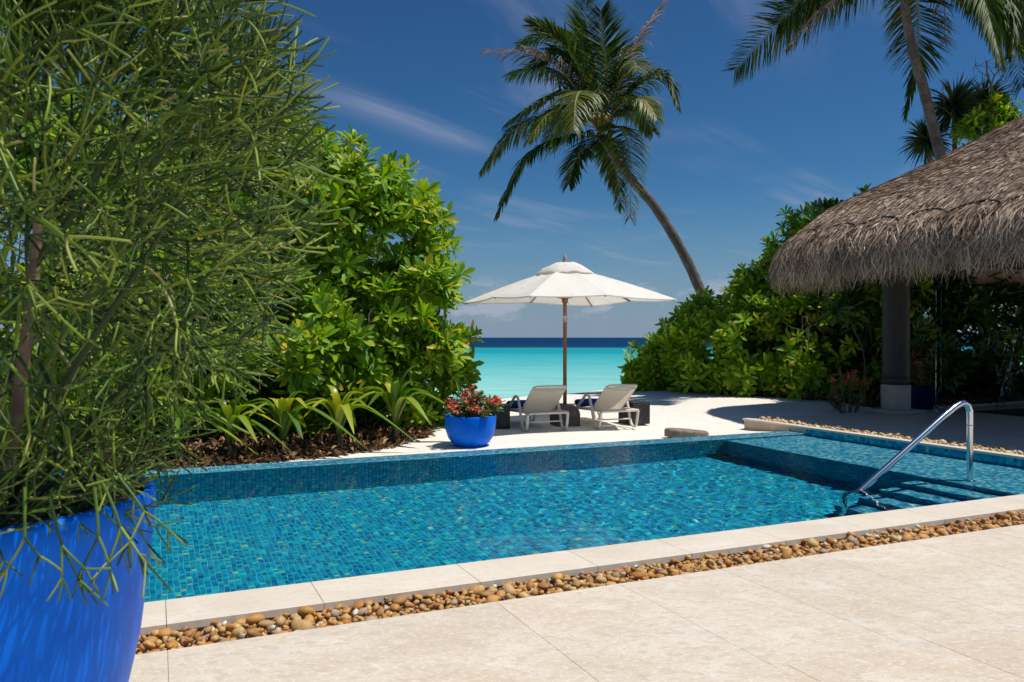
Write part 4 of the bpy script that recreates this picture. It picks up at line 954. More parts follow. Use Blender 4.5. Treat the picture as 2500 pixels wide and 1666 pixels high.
# ------------------------------------------------------------------ screw pines and a bare shrub behind the roof
M['spike'] = mat('screw_pine_leaf', rough=.45, transl=.15, island=[(0, (.012, .035, .010)), (.5, (.025, .06, .014)), (.9, (.06, .10, .02)), (1, (.16, .15, .04))])
def spiky(label, px, py, Y, r, n, seed, up=.35):
    rng = np.random.default_rng(seed); c = at(px, py, Y); g = c.copy(); g[2] = float(ground_z(g[0], g[1]))
    root = thing('screw_pine', label, 'screw pine', tuple(g), group='screw pines behind the thatched roof')
    MB().tube(bez([g, (g + c) / 2 + rng.normal(0, .15, 3), c], 10), np.linspace(.09, .06, 10), 8).build('trunk', M['bark'], root, True)
    d = rng.normal(size=(n, 3)); d[:, 2] += up; d /= np.linalg.norm(d, axis=1)[:, None]; L_ = r * rng.uniform(.7, 1.15, (n, 1))
    q = [np.tile(c, (n, 1)) + d * .05]; dd = d.copy()
    for s in range(4): dd = dd + np.array((0, 0, -.16)) * s * .6; dd /= np.linalg.norm(dd, axis=1)[:, None]; q.append(q[-1] + dd * L_ / 4)
    Q = np.stack(q, 1); wv = np.cross(d, rng.normal(size=(n, 3))); wv /= np.linalg.norm(wv, axis=1)[:, None]
    ww = np.array([.028, .034, .028, .018, .002])[None, :, None]; V = np.stack([Q - wv[:, None] * ww, Q + wv[:, None] * ww], 2); i = np.arange(n * 10).reshape(n, 5, 2)
    F = np.stack([i[:, :-1, 0], i[:, 1:, 0], i[:, 1:, 1], i[:, :-1, 1]], -1).reshape(-1, 4); MB().add(V.reshape(-1, 3), F).build('foliage', M['spike'], root, kind='stuff')
spiky('spiky dark screw pine close against the palm trunk above the roof', 2330, 262, 22.4, .85, 260, 1)
spiky('spiky dark screw pine below the bare twigs, right of the palm trunk', 2402, 258, 22.8, .8, 220, 2)
spiky('low spiky screw pine poking out left of the palm trunk at the roof line', 2262, 345, 22.6, .75, 220, 3)
spiky('small spiky tuft just clearing the lower roof edge above the green shrub', 2020, 555, 24.5, .55, 60, 4, 1.2)
def bare_shrub():
    rng = np.random.default_rng(12); Y = 22.2
    def z(zx, zy, dy=0): return at(2200 + zx / 5.227, 120 + zy / 5.227, Y + dy)
    g = at(2420, 950, Y); g[2] = float(ground_z(g[0], g[1]))
    root = thing('bare_shrub', 'nearly leafless twisted shrub standing against the sky above the roof', 'shrub', tuple(g))
    def br(name, pts, r): MB().tube(bez([z(*p) for p in pts], 16), np.linspace(r, r * .35, 16), 6).build(name, M['stem'], root, True)
    MB().tube(bez([g, at(2415, 500, Y), z(1080, 900)], 12), np.linspace(.07, .05, 12), 8).build('trunk', M['stem'], root, True)
    br('branch', [(1080, 900), (1120, 650), (1140, 480), (1090, 330), (1080, 160)], .05); br('branch', [(1100, 700), (1210, 580), (1350, 500), (1420, 430)], .035)
    br('branch', [(1140, 480), (1180, 350), (1250, 270), (1250, 220)], .025); br('branch', [(1140, 500), (1000, 510), (920, 480), (850, 410)], .02)
    br('branch', [(1090, 350), (1000, 300), (935, 215)], .018); br('branch', [(1180, 350), (1120, 250), (1085, 200)], .014); br('branch', [(1200, 590), (1160, 480), (1260, 420), (1300, 280)], .018)
    br('branch', [(1080, 900), (1240, 770), (1320, 650)], .025); br('branch', [(900, 1000), (720, 900), (560, 780), (540, 680), (520, 490)], .03); br('branch', [(560, 780), (420, 700), (350, 600), (340, 540)], .018); br('branch', [(545, 680), (640, 580)], .014)
    br('branch', [(900, 1050), (640, 950), (540, 940)], .02); br('branch', [(740, 1220), (600, 1100), (520, 1040)], .02); br('branch', [(1230, 770), (1100, 700), (1000, 690)], .014)
    for k in range(34):
        a = [(1250, 270), (935, 215), (1085, 170), (1300, 290), (1420, 430), (850, 420), (640, 580), (350, 560), (520, 500), (1320, 650)][k % 10]
        p = z(*a); e = p + rng.normal(0, .22, 3); MB().tube(bez([p, (p + e) / 2 + rng.normal(0, .04, 3), e], 6), np.linspace(.009, .003, 6), 4).build('twig', M['stem'], root, True)
bare_shrub()
hedge('broadleaf_shrub', 'bright green broad leaved shrub peeping over the roof beside the screw pines', [tuple(at(2405, 330, 22)) + (.55, .5, .7), tuple(at(2450, 320, 22)) + (.5, .4, .5)], .26, 26, 15, M['leaf'], 'shrub', 6, nsing=60, zmin=-9, droop_low=False)

# ------------------------------------------------------------------ thatched pavilion
M['thatch'] = mat('thatch_straw', rough=.85, spec=.2, island=[(0, (.11, .066, .042)), (.3, (.29, .195, .13)), (.65, (.52, .38, .275)), (.9, (.70, .545, .415)), (1, (.86, .72, .56))], noise=[(1.1, 4, .45, .7, (.20, .145, .11, .55)), (5, 4, .52, .72, (.52, .43, .35, .45))])
M['thatch_base'] = mat('thatch_body', (.30, .225, .17), .95, spec=.1, noise=[(2.5, 5, .35, .7, (.38, .295, .23)), (30, 5, .45, .7, (.15, .11, .082)), (70, 3, .55, .7, (.38, .31, .26, .7))], bump=[(45, 5, .5, .03), (110, 3, .5, .012)])
M['rope'] = mat('black_net_rope', (.012, .011, .011), .8)
UC, VC, HA, RC = 16.5, 9.0, 4.72, 1.15
NE, NA = 60, 14
def _params():
    out = []
    for k in range(4):
        for f in np.linspace(0, 1, NE, endpoint=False): out.append((k, 0, f))
        for f in np.linspace(0, 1, NA, endpoint=False): out.append((k, 1, f))
    return out
PARS = _params()
def outline(d, sp):                         # sp float index round the plan; returns (u,v) and outward normal
    sp = np.asarray(sp, float); n = len(PARS); per = NE + NA
    k = np.floor(sp / per).astype(int) % 4; q = sp % per; d = np.broadcast_to(np.asarray(d, float), sp.shape)
    core = np.maximum(HA - np.maximum(d, RC), .02); rho = np.maximum(RC - d, 0.0)
    edge = q < NE; f = np.where(edge, q / NE, (q - NE) / NA)
    # side 0 faces -u (towards the pool) and runs from -v to +v; then it turns the far corner
    x = np.where(edge, -core - rho, -core - rho * np.cos(f * math.pi / 2)); y = np.where(edge, -core + 2 * core * f, core + rho * np.sin(f * math.pi / 2))
    nx = np.where(edge, -1.0, -np.cos(f * math.pi / 2)); ny = np.where(edge, 0.0, np.sin(f * math.pi / 2))
    c, s = np.cos(-k * math.pi / 2), np.sin(-k * math.pi / 2)
    return np.stack([UC + c * x - s * y, VC + s * x + c * y], -1), np.stack([c * nx - s * ny, s * nx + c * ny], -1)
def roof_z(d): return 3.62 + .69 * (d - .36) + .10 * np.exp(-((d - 1.2) / .8) ** 2) - .05
def pavilion():
    rng = np.random.default_rng(31); n = len(PARS)
    base = uv(UC, VC, 0); root = thing('thatched_pavilion', 'open pavilion with a shaggy brown thatched hip roof on dark columns', 'pavilion', tuple(base))
    sp = np.arange(n); rows = []
    prof = [(.44, 3.30), (.20, 2.98), (.10, 2.86), (.16, 3.02), (.22, 3.25), (.30, 3.50), (.36, roof_z(.36))] + [(d, roof_z(d)) for d in np.linspace(.5, 4.68, 28)]
    for (d, z) in prof:
        p, _ = outline(np.full(n, d), sp); lump = .025 * np.sin(sp * .9 + d * 7) * np.sin(sp * .37 + d * 3) if d > .36 else 0
        rows.append(np.concatenate([p, np.full((n, 1), z) + (lump[:, None] if d > .36 else 0)], 1))
    V = UVA(np.array(rows).reshape(-1, 3)); i = np.arange(len(rows) * n).reshape(-1, n); j = np.roll(i, -1, 1)
    roof = MB().add(V, np.stack([i[:-1], j[:-1], j[1:], i[1:]], -1).reshape(-1, 4)).build('roof', M['thatch_base'], root, True)
    # dark inner ceiling
    rows = []
    for (d, z) in [(.46, 3.28), (1.2, 3.5), (2.5, 4.35), (4.6, 5.9)]:
        p, _ = outline(np.full(n, d), sp); rows.append(np.concatenate([p, np.full((n, 1), z)], 1))
    V = UVA(np.array(rows).reshape(-1, 3)); i = np.arange(len(rows) * n).reshape(-1, n); j = np.roll(i, -1, 1)
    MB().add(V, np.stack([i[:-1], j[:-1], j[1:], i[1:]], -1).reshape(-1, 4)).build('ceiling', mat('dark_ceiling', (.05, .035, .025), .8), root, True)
    # short straw ends over the roof
    m = 40000; per = NE + NA
    s = np.where(rng.random(m) < .2, rng.normal(NE + NA / 2, 7, m), rng.uniform(0, per * 1.55, m)); d = .40 + 3.95 * rng.random(m) ** 1.15
    p0, nn = outline(d, s); L_ = rng.uniform(.10, .26, m); p1, _ = outline(d - L_ * .83, s + rng.normal(0, .15, m) * (1 if True else 0))
    z0 = roof_z(d) + .004; z1 = roof_z(d - L_ * .83) + rng.uniform(.012, .06, m)
    A = UVA(np.concatenate([p0, z0[:, None]], 1)); B = UVA(np.concatenate([p1, z1[:, None]], 1)); Mid = (A + B) / 2 + np.array((0, 0, .012))
    t = B - A; w = np.cross(t, np.array((0, 0, 1.0))); w /= np.linalg.norm(w, axis=1)[:, None] + 1e-9; w = w + rng.normal(0, .8, (m, 1)) * np.array((0, 0, 1.0)); w /= np.linalg.norm(w, axis=1)[:, None]; w = w * rng.uniform(.004, .009, (m, 1))
    V = np.stack([A - w, A + w, Mid - w, Mid + w, B - w * .4, B + w * .4], 1); i = np.arange(m * 6).reshape(m, 6)
    F = np.concatenate([i[:, [0, 1, 3, 2]], i[:, [2, 3, 5, 4]]]); MB().add(V.reshape(-1, 3), F).build('roof_straw', M['thatch'], roof, kind='stuff')
    # hanging fringe
    m = 9500; s = rng.uniform(0, per * 1.55, m); lay = rng.random(m)
    keyd = np.array([[.42, .28, .15, .06, .03], [.46, .34, .24, .18, .17]]); k5 = np.linspace(0, 1, 5)
    ins = np.where(lay[:, None] < .68, keyd[0], keyd[1]) + rng.normal(0, .025, (m, 1)) - rng.uniform(-.05, .09, (m, 1)) * k5 ** 2
    ln = np.where(lay < .68, rng.uniform(.50, 1.02, m), rng.uniform(.5, 1.15, m)); zt = 3.60 + rng.normal(0, .03, m)
    zz = zt[:, None] - ln[:, None] * np.array([0, .16, .42, .72, 1.0])
    sw = rng.normal(0, .13, (m, 1)) * k5 ** 1.5 + rng.normal(0, .06, (m, 1)) * np.sin(k5 * 3) + .10 * np.sin(s * 2.9)[:, None] * k5 + rng.normal(0, .03, (m, 5)) * k5
    pts = []
    for q in range(5):
        p, nn = outline(ins[:, q], s + sw[:, q] * NE / 9.0 * 2.2); pts.append(UVA(np.concatenate([p, zz[:, q:q + 1]], 1)))
    P = np.stack(pts, 1); nw = UVA(np.concatenate([nn, np.zeros((m, 1))], 1)); w = np.cross(nw, np.array((0, 0, 1.0))) + rng.normal(0, .5, (m, 3)); w /= np.linalg.norm(w, axis=1)[:, None]
    ww = (rng.uniform(.005, .015, m))[:, None, None] * np.array([1, 1, .9, .7, .25])[None, :, None]
    V = np.stack([P - w[:, None] * ww, P + w[:, None] * ww], 2).reshape(m, 10, 3); i1 = np.arange(10).reshape(5, 2)
    F1 = np.stack([i1[:-1, 0], i1[1:, 0], i1[1:, 1], i1[:-1, 1]], -1)
    px = 1250 + FPX * P[:, 2, 0] / P[:, 2, 1]; rank = P[:, 2, 1] + 4 * (lay > .68) + 50 * (px > 2490) + rng.uniform(0, 3, m); order = np.argsort(rank)
    fr = MB()
    for q in order[:300]:
        org = P[q, 0]; o = link('thatch_strand', np_mesh('thatch_strand', V[q] - org, F1, M['thatch']), root); o.location = tuple(org - base_of(root))
    rest = order[300:]; Vr = V[rest]; F = (F1[None] + (np.arange(len(rest)) * 10)[:, None, None]).reshape(-1, 4); fr.add(Vr.reshape(-1, 3), F); fr.build('thatch_fringe', M['thatch'], root, kind='stuff')
    # scalloped net rope along the top of the fringe
    s = np.linspace(0, per * 1.6, 900); arc = (s / NE * 6.7) * 1.28
    sc_ = np.abs(np.sin(arc * math.pi / 1.15)) ** .55
    d = .35 + .21 * sc_; p, nn = outline(d, s); z = roof_z(d) + .025
    MB().tube(UVA(np.concatenate([p, z[:, None]], 1)), .021, 6).build('net_rope', M['rope'], root, True)
    # columns
    shaft_m = mat('dark_timber_column', (.018, .014, .012), .55, noise=[(6, 5, .4, .7, (.027, .021, .018))], stretch=(4, 4, .4)); base_m = mat('column_stone', (.42, .37, .31), .8, noise=[(5, 5, .4, .7, (.33, .29, .25))], bump=[(30, 4, .2, .01)])
    for (cu, cv) in ((13.92, 11.75), (19.2, 11.75), (13.92, 6.2), (19.2, 6.2)):
        c = uv(cu, cv, 0); Rm = np.array([[CT, -ST, 0], [ST, CT, 0], [0, 0, 1]])
        col = MB().lathe([(.262, .58), (.268, .585), (.268, .74), (.262, .745), (.258, .76), (.258, 3.62)], tuple(c), 40).build('column', shaft_m, root, True)
        MB().lathe([(.24, .07), (.278, .075), (.282, .09), (.282, .57), (.276, .584), (.2, .586)], tuple(c), 40).build('column_base', base_m, col, True)
        MB().bbox((c[0], c[1], .042), (.80, .80, .08), .008, Rm).build('plinth', base_m, col)
    # ring beam under the thatch
    for (a, b_) in (((13.92, 6.2), (13.92, 11.75)), ((13.92, 11.75), (19.2, 11.75)), ((19.2, 6.2), (19.2, 11.75)), ((13.92, 6.2), (19.2, 6.2))):
        p, q = uv(*a, 3.52), uv(*b_, 3.52); MB().tube([p, q], .10, 8).build('beam', shaft_m, root, True)
pavilion()
# ------------------------------------------------------------------ parasol
M['canvas'] = mat('off_white_canvas', (.80, .77, .72), .85, spec=.15, transl=.22, noise=[(3, 4, .45, .7, (.76, .72, .66))], bump=[(9, 4, .25, .02), (400, 2, .2, .001)])
M['teak'] = mat('varnished_teak', (.36, .15, .055), .42, noise=[(30, 4, .4, .7, (.26, .105, .04))], stretch=(6, 6, .6))
M['pale_metal'] = mat('pale_metal', (.6, .58, .55), .4, metal=.6)
UMB = np.array((1.0, 15.05)); UMB_G = float(ground_z(*UMB))
def parasol():
    rng = np.random.default_rng(2); c = np.array((UMB[0], UMB[1], UMB_G))
    root = thing('parasol', 'large square off white parasol on a teak pole over the loungers', 'parasol', tuple(c))
    P0 = np.array((c[0], c[1], 0)); a0 = R(70)
    MB().tube([P0 + (0, 0, UMB_G + .2), P0 + (0, 0, 2.92)], .036, 14).build('pole', M['teak'], root, True)
    cor = [P0 + np.array((2.10 * math.cos(a0 + k * math.pi / 2), 2.10 * math.sin(a0 + k * math.pi / 2), 2.235)) for k in range(4)]
    mids = [(cor[k] + cor[(k + 1) % 4]) / 2 + np.array((0, 0, .05)) for k in range(4)]
    rimp = []
    for k in range(4): rimp += [cor[k], mids[k]]
    apex = P0 + np.array((0, 0, 2.90))
    for k in range(8):
        A, B = rimp[k], rimp[(k + 1) % 8]; n, m_ = 12, 8; V = []
        for i in range(n + 1):
            t = .10 + .90 * i / n
            for j in range(m_ + 1):
                s = j / m_; e = A * (1 - s) + B * s; p = apex + (e - apex) * t
                p = p - np.array((0, 0, .018 * math.sin(math.pi * s) * t ** 2 - .03 * math.sin(math.pi * t) * (1 - math.sin(math.pi * s) * .7)))
                if i == n: p = p + (P0 - p) * np.array((1, 1, 0)) * .025 * math.sin(math.pi * s)
                V.append(p)
        idx = np.arange((n + 1) * (m_ + 1)).reshape(n + 1, m_ + 1); F = np.stack([idx[:-1, :-1], idx[1:, :-1], idx[1:, 1:], idx[:-1, 1:]], -1).reshape(-1, 4)
        MB().add(V, F).build('canopy_panel', M['canvas'], root, True)
        # hem: a narrow strip turned down
        e = np.array(V[-(m_ + 1):]); V2 = np.concatenate([e + (0, 0, .003), e - (0, 0, .018)]); i = np.arange(m_ + 1)
        MB().add(V2, np.stack([i[:-1], i[1:], i[1:] + m_ + 1, i[:-1] + m_ + 1], 1)).build('hem', M['canvas'], root, True)
        tip = A + (apex - A) * .02 - np.array((0, 0, .03)); top = apex + (A - apex) * .06 - np.array((0, 0, .06))
        MB().tube([top, (top + tip) / 2 + (0, 0, .035), tip], .016, 6, (1.3, .7)).build('rib', M['teak'], root, True)
        hubp = P0 + np.array((math.cos(a0 + k * math.pi / 4) * .06, math.sin(a0 + k * math.pi / 4) * .06, 2.30)); mp = apex + (A - apex) * .52 - np.array((0, 0, .045))
        MB().tube([hubp, mp], .014, 6, (1.3, .7)).build('strut', M['teak'], root, True)
    MB().lathe([(.04, 2.20), (.058, 2.21), (.062, 2.28), (.085, 2.30), (.085, 2.335), (.05, 2.345), (.04, 2.36)], tuple(P0), 20).build('hub', M['teak'], root, True)
    # crumpled vent cap
    n = 8; V = []; rr = [.04, .16, .30, .42, .50, .515]; zz = [2.965, 2.955, 2.905, 2.845, 2.79, 2.765]; K = 32
    for r, z in zip(rr, zz):
        for k in range(K):
            a = a0 + 2 * math.pi * k / K; sq = 1 / max(abs(math.cos(a - a0 - math.pi / 4)), abs(math.sin(a - a0 - math.pi / 4))); f = (sq - 1) * .45 + 1
            V.append(P0 + np.array((math.cos(a) * r * f * .92, math.sin(a) * r * f * .92, z + rng.normal(0, .011) * (r > .1) - (f - 1) * r * .16)))
    idx = np.arange(len(rr) * K).reshape(-1, K); j = np.roll(idx, -1, 1); MB().add(V, np.stack([idx[:-1], j[:-1], j[1:], idx[1:]], -1).reshape(-1, 4)).build('vent_cap', M['canvas'], root, True)
    MB().lathe([(.001, 2.95), (.042, 2.955), (.046, 2.975), (.030, 2.985), (.040, 3.01), (.043, 3.04), (.034, 3.075), (.014, 3.115), (.003, 3.13)], tuple(P0), 16).build('finial', mat('weathered_teak', (.36, .29, .25), .8), root, True)
    MB().lathe([(.037, 1.84), (.043, 1.845), (.043, 1.955), (.037, 1.96)], tuple(P0), 16).build('strap_band', M['pale_metal'], root, True)
    MB().tube(bez([P0 + (.05, -.03, 2.25), P0 + (.075, -.04, 2.1), P0 + (.05, -.04, 1.98), P0 + (.045, -.04, 1.9), P0 + (.06, -.04, 1.76), P0 + (.05, -.035, 1.72)], 20), .006, 5).build('rope', M['canvas'], root, True)
    b = thing('parasol_weight', 'rounded grey brown block weighing down the parasol pole', 'parasol base', tuple(c))
    V = []; K = 28; D = .23
    arch = [(-.22, 0)] + [(-.22 * math.cos(t), .22 + .20 * math.sin(t)) for t in np.linspace(0, math.pi, K)] + [(.22, 0)]
    for y in (-D, -D + .015, D - .015, D):
        s = .965 if abs(y) == D else 1
        for (x, z) in arch: V.append((x * s, y, z * s))
    V = np.array(V); L1 = len(arch); i = np.arange(4 * L1).reshape(4, L1); F = np.stack([i[:-1, :-1], i[:-1, 1:], i[1:, 1:], i[1:, :-1]], -1).reshape(-1, 4).tolist()
    for row in (0, 3):
        for k in range(L1 // 2 - 0): 
            q = [i[row, k], i[row, k + 1], i[row, L1 - 2 - k], i[row, L1 - 1 - k]]
            if len(set(q)) == 4: F.append(q if row else q[::-1])
    a = R(20); Rm = np.array([[math.cos(a), -math.sin(a), 0], [math.sin(a), math.cos(a), 0], [0, 0, 1]])
    MB().add(V @ Rm.T + c + (0, 0, -.02), F).build('block', mat('grey_brown_stone', (.115, .092, .074), .85, noise=[(12, 5, .4, .7, (.16, .13, .105))], bump=[(40, 4, .3, .01)]), b)
parasol()

# ------------------------------------------------------------------ loungers, towels, side tables
M['lounger'] = mat('taupe_resin', (.68, .62, .53), .45, noise=[(8, 3, .4, .7, (.63, .57, .48))])
M['sling'] = mat('woven_sling', (.64, .57, .47), .8, spec=.2, transl=.30, noise=[(260, 2, .45, .6, (.56, .49, .40))])
M['towel'] = mat('royal_blue_towel', (.006, .04, .22), .95, spec=.1, noise=[(20, 4, .4, .7, (.012, .06, .28))], bump=[(160, 3, .6, .006)])
LROT = R(22)
def lounger_proto(label, x, y):
    root = thing('sun_lounger', label, 'sun lounger', (x, y, float(ground_z(x, y))), LROT, 'sun loungers under the parasol')
    W = .34
    def add(mb, name, m, sm=True, p=root): return mb.build(name, m, p, sm, world=False)
    for s in (-1, 1):
        x = s * W
        add(MB().tube([(x, -.13, .325), (x, .4, .325), (x, 1.2, .30), (x, 1.72, .30)], .021, 8, (1.25, .85)), 'side_rail', M['lounger'])
        xl = s * (W + .045)
        path = bez([(xl, .86, .33), (xl, .66, .47), (xl, .52, .575), (xl, .44, .59), (xl, .36, .555), (xl, .28, .40), (xl, .18, .12), (xl, .12, .03), (xl, .05, .012), (xl, -.02, .03), (xl, -.06, .12), (xl, -.10, .32)], 44)
        add(MB().tube(path, .023, 8, (1.0, 1.2)), 'arm_leg', M['lounger'])
        path = bez([(x, 1.22, .30), (x, 1.30, .10), (x, 1.36, .02), (x, 1.44, .015), (x, 1.50, .08), (x, 1.60, .29)], 26)
        add(MB().tube(path, .021, 8, (1.0, 1.2)), 'leg', M['lounger'])
    for (yy, zz) in ((-.11, .325), (.42, .318), (1.71, .30)): add(MB().tube([(-W - (.045 if yy < 0 else 0), yy, zz), (W + (.045 if yy < 0 else 0), yy, zz)], .020, 8, (1.2, .9)), 'cross_bar', M['lounger'])
    # seat sling with a little sag
    n, m_ = 14, 6; V = []
    for i in range(n + 1):
        for j in range(m_ + 1):
            sx = (j / m_ - .5) * 2; yy = .40 + 1.30 * i / n; V.append((sx * (W - .01), yy, .332 - .028 * i / n - .03 * (1 - sx * sx)))
    idx = np.arange(len(V)).reshape(n + 1, m_ + 1); add(MB().add(V, np.stack([idx[:-1, :-1], idx[:-1, 1:], idx[1:, 1:], idx[1:, :-1]], -1).reshape(-1, 4)), 'seat_sling', M['sling'])
    # reclining back: frame, sling, hinge and the U-shaped prop
    b0 = np.array((0, .38, .33)); b1 = np.array((0, -.20, .80)); w0 = .315
    fr = [b0 + (-w0, 0, 0), b0 * .5 + b1 * .5 + (-w0, 0, 0), b1 + (-w0, .04, -.03), b1 + (-w0 + .035, 0, 0), b1 + (0, -.004, .003), b1 + (w0 - .035, 0, 0), b1 + (w0, .04, -.03), b0 * .5 + b1 * .5 + (w0, 0, 0), b0 + (w0, 0, 0)]
    back = add(MB().tube(np.array(fr), .016, 8), 'back_frame', M['lounger'])
    V = []
    for i in range(n + 1):
        for j in range(m_ + 1):
            sx = (j / m_ - .5) * 2; p = b0 + (b1 - b0) * (i / n * .985) + np.array((sx * (w0 - .006), -.01, -.012 - .03 * (1 - sx * sx) * math.sin(math.pi * i / n))); V.append(p + np.array((0, .03 * (1 - sx * sx) * math.sin(math.pi * i / n) * -.3, 0)))
    idx = np.arange(len(V)).reshape(n + 1, m_ + 1); add(MB().add(V, np.stack([idx[:-1, :-1], idx[:-1, 1:], idx[1:, 1:], idx[1:, :-1]], -1).reshape(-1, 4)), 'sling', M['sling'], True, back)
    e = b0 + (b1 - b0) * .90; add(MB().tube(bez([e + (-w0 + .02, -.012, -.015), e + (-.1, -.045, -.055), e + (.1, -.045, -.055), e + (w0 - .02, -.012, -.015)], 14), .007, 6), 'pull_strap', M['lounger'], True, back)
    h = b0 + (b1 - b0) * .28
    add(MB().tube(bez([h + (-w0 - .012, 0, 0), (-w0 - .012, .12, .27), (-w0 + .02, .02, .175), (-w0 + .08, .0, .165), (w0 - .08, .0, .165), (w0 - .02, .02, .175), (w0 + .012, .12, .27), h + (w0 + .012, 0, 0)], 40), .0135, 7), 'prop_bar', M['lounger'])
    return root
L1 = lounger_proto('beige sling sun lounger beside the bowl planter, fully in the parasol shade', .60, 14.10)
L2 = lounger_proto('beige sling sun lounger with its back partly in sunlight, farther from the bowl planter', 1.93, 14.62)
def towel(label, L):
    root = thing('rolled_towel', label, 'towel', tuple(np.array(L.location) + np.array((-math.sin(LROT) * 1.02, math.cos(LROT) * 1.02, .395))), LROT, 'blue towels on the loungers')
    V = []; K, n = 16, 20
    for i in range(n + 1):
        t = i / n; x = (t - .5) * .62; s = min(1, (1 - abs(2 * t - 1)) * 9 + .12) ** .5
        for k in range(K):
            a = 2 * math.pi * k / K; r = .095 * (1 + .05 * math.sin(3 * a + 9 * t)); V.append((x, r * 1.75 * s * math.cos(a), r * .80 * s * math.sin(a)))
    idx = np.arange(len(V)).reshape(n + 1, K); j = np.roll(idx, -1, 1); MB().add(V, np.stack([idx[:-1], idx[1:], j[1:], j[:-1]], -1).reshape(-1, 4)).build('roll', M['towel'], root, True, world=False)
    sp = []                                             # coil showing at both ends
    for s in (-1, 1):
        q = [(s * .312, .11 * (1 - t * .85) * math.cos(t * 14), .05 * (1 - t * .85) * math.sin(t * 14)) for t in np.linspace(0, 1, 40)]; MB().tube(q, .006, 5).build('towel_end', M['towel'], root, True, world=False)
towel('folded royal blue towel on the lounger beside the bowl planter', L1)
towel('folded royal blue towel on the lounger farther from the bowl planter', L2)
M['black_wood'] = mat('rough_black_wood', (.010, .009, .010), .42, spec=.5, noise=[(9, 6, .52, .72, (.045, .04, .04)), (30, 4, .62, .75, (.16, .15, .15, .6))], bump=[(14, 5, .6, .02), (60, 4, .5, .006)])
def side_table(label, x, y, rz, s=.44, h=.42):
    root = thing('side_table', label, 'side table', (x, y, float(ground_z(x, y)) - .01), rz, 'black cube side tables')
    MB().bbox((0, 0, h / 2 - .012), (s, s, h - .025), .012).build('block', M['black_wood'], root, False, world=False)
    for k in range(3): MB().bbox((0, -s / 3 + k * s / 3, h - .011), (s + .006, s / 3 - .004, .022), .005).build('top_plank', M['black_wood'], root, False, world=False)
side_table('black wooden cube side table behind the bowl planter', -.28, 14.5, R(4), .46, .43)
side_table('black wooden cube side table at the far lounger, away from the bowl planter', 2.37, 15.45, R(32), .44, .43)

# low brown slab on the sand at the rim
def slab_stone():
    c = at(1677, 1066, 13.55); g = float(ground_z(c[0], c[1])); root = thing('stepping_slab', 'low brown rounded slab on the sand right behind the pool rim', 'stone slab', (c[0], c[1], g))
    V = []; K = 32
    for (r, z) in ((1.0, -.03), (1.0, .075), (.96, .10), (.88, .112), (.70, .105), (.02, .10)):
        for k in range(K):
            a = 2 * math.pi * k / K; wob = 1 + .05 * math.sin(2 * a + 1) + .04 * math.sin(5 * a); V.append((r * .36 * wob * math.cos(a), r * .22 * wob * math.sin(a), z + .03 * -math.cos(a) * r))
    idx = np.arange(len(V)).reshape(-1, K); j = np.roll(idx, -1, 1)
    MB().add(V, np.stack([idx[:-1], j[:-1], j[1:], idx[1:]], -1).reshape(-1, 4)).build('slab', mat('brown_stone', (.20, .145, .105), .8, noise=[(14, 5, .4, .7, (.30, .23, .17))], bump=[(40, 4, .3, .01)]), root, True, world=False)
slab_stone()

# ------------------------------------------------------------------ steel handrail at the steps
def handrail():
    st = mat('brushed_stainless', (.72, .72, .73), .13, metal=1.0, noise=[(400, 2, .45, .6, (.66, .66, .67))], stretch=(1, 1, .05))
    base = uv(8.84, 6.42, SHELF_Z); root = thing('handrail', 'bent stainless steel handrail standing in the pool at the steps', 'handrail', tuple(base))
    pts = [(8.84, SHELF_Z), (8.84, .10), (8.84, .60), (8.835, .68), (8.80, .745), (8.74, .775), (8.67, .768), (8.58, .735), (8.40, .64), (7.05, -.145), (6.90, -.235)]
    q = np.array(pts); dense = []
    for a, b_ in zip(q[:-1], q[1:]):
        for t in np.linspace(0, 1, 6, endpoint=False): dense.append(a * (1 - t) + b_ * t)
    dense += [q[-1]] ; low = [(6.84, -.29), (6.82, -.36), (6.815, -.5), (6.815, -.9), (6.815, FLOOR_Z)]
    dense += low; D_ = np.array(dense)
    P = UVA(np.stack([D_[:, 0], np.full(len(D_), 6.42), D_[:, 1]], 1))
    o = MB().tube(P, .036, 18).build('rail', st, root, True); receive(o)
    c = uv(8.84, 6.42, SHELF_Z); o = MB().lathe([(.037, .05), (.06, .045), (.072, .02), (.074, .004)], tuple(c), 24).build('flange', st, root, True); receive(o)
    c = uv(8.84, 6.42, 0); MB().lathe([(.0365, .50), (.0382, .502), (.0382, .512), (.0365, .514)], tuple(c), 24).build('collar', st, root, True)
handrail()

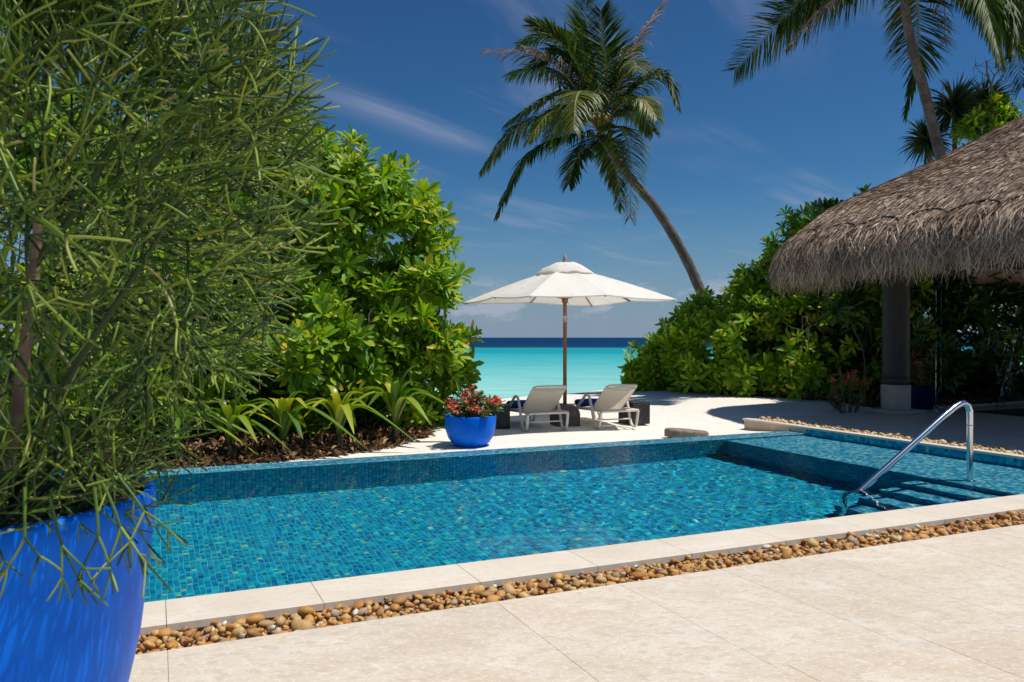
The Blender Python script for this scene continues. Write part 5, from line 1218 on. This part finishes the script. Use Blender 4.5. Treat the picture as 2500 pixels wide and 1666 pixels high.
# ------------------------------------------------------------------ inside the pavilion
def interior():
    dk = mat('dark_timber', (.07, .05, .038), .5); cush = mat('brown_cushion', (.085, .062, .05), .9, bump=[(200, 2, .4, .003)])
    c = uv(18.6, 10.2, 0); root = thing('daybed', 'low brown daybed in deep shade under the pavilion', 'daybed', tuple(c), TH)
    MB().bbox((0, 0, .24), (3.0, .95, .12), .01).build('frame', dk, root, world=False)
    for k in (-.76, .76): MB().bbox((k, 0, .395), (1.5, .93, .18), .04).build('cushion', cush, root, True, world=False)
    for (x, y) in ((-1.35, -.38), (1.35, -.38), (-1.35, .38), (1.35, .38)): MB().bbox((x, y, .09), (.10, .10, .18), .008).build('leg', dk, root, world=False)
    c = uv(18.25, 10.15, .487); root = thing('bolster_cushion', 'small dark blue cushion lying on the daybed', 'cushion', tuple(c), TH)
    V = []
    for i in range(9):
        t = i / 8 * 2 - 1; s = (1 - abs(t) ** 4 * .85)
        for k in range(16):
            a = 2 * math.pi * k / 16; V.append((t * .3, .2 * s * math.copysign(abs(math.cos(a)) ** .6, math.cos(a)), .075 + .075 * s * math.copysign(abs(math.sin(a)) ** .6, math.sin(a))))
    idx = np.arange(len(V)).reshape(9, 16); j = np.roll(idx, -1, 1); MB().add(V, np.stack([idx[:-1], idx[1:], j[1:], j[:-1]], -1).reshape(-1, 4)).build('cover', M['towel'], root, True, world=False)
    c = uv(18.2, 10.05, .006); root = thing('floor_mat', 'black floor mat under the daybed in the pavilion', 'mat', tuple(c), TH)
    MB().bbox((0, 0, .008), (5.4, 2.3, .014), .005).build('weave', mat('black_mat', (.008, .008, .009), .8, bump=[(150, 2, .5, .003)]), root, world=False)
    # tripod
    T0 = uv(17.0, 11.35, 0); root = thing('tripod', 'slim dark tripod with silver joints standing by the hedge in the pavilion', 'tripod', tuple(T0)); tm = mat('tripod_grey', (.20, .20, .21), .35, metal=.7)
    top = T0 + np.array((0, 0, 1.25))
    for k in range(3):
        a = R(200 + 120 * k); f = T0 + np.array((math.cos(a) * .5, math.sin(a) * .5, .005)); leg = MB().tube([top, f], .011, 6).build('leg', tm, root, True)
        for t in (.33, .66): p = top + (f - top) * t; d = (f - top) / np.linalg.norm(f - top); MB().tube([p - d * .03, p + d * .03], .017, 8).build('clamp', M['pale_metal'], leg, True)
    MB().tube([top + (0, 0, -.08), top + (0, 0, .18)], .016, 8).build('centre_post', tm, root, True); MB().bbox(tuple(top + (0, 0, .22)), (.09, .07, .08), .01).build('head', tm, root)
    # frameless glass sheet beside the column
    gm = bpy.data.materials.new('clear_glass'); gm.use_nodes = True; b = gm.node_tree.nodes['Principled BSDF']; b.inputs['Transmission Weight'].default_value = 1; b.inputs['Roughness'].default_value = 0; b.inputs['IOR'].default_value = 1.45; b.inputs['Base Color'].default_value = (.93, .97, .96, 1)
    c = uv(14.72, 11.45, 0); root = thing('glass_screen', 'tall clear glass sheet standing beside the stone column', 'glass screen', tuple(c), R(57))
    MB().bbox((.55, 0, 1.32), (1.1, .014, 2.56), .002).build('pane', gm, root, world=False)
    for x in (.15, .95): MB().bbox((x, 0, .03), (.10, .04, .056), .004).build('clamp', M['pale_metal'], root, world=False)
    # frame of the sliding door
    c = uv(20.5, 11.2, 0); root = thing('door_frame', 'grey upright door frame at the edge of the photo inside the pavilion', 'door frame', tuple(c), TH); fm = mat('frame_grey', (.23, .21, .20), .5)
    MB().bbox((0, 0, 1.5), (.14, .10, 3.0), .006).build('jamb', fm, root, world=False); MB().bbox((1.2, 0, 3.04), (2.54, .10, .09), .006).build('head', fm, root, world=False); MB().bbox((2.4, 0, 1.5), (.14, .10, 3.0), .006).build('jamb', fm, root, world=False)
interior()
def spotlight():
    c = at(2043, 962, 17.9); g = float(ground_z(c[0], c[1])); root = thing('garden_spotlight', 'small grey blue garden spotlight on the ground below the shrub near the column', 'garden light', (c[0], c[1], g + .03)); m = mat('spot_grey', (.20, .24, .27), .5)
    MB().tube([(0, 0, -.05), (0, 0, .12)], .012, 8).build('spike', m, root, True, world=False)
    V, F = tube([(0, .03, .13), (0, .0, .16), (-.02, -.10, .24)], [.04, .06, .062], 16); MB().add(V, F).build('lamp_head', m, root, True, world=False)
    MB().tube(bez([(0, .02, .05), (-.08, .0, .25), (-.16, .02, .32), (-.22, .05, .2), (-.2, .05, .05)], 20), .006, 5).build('cable', M['rope'], root, True, world=False)
spotlight()
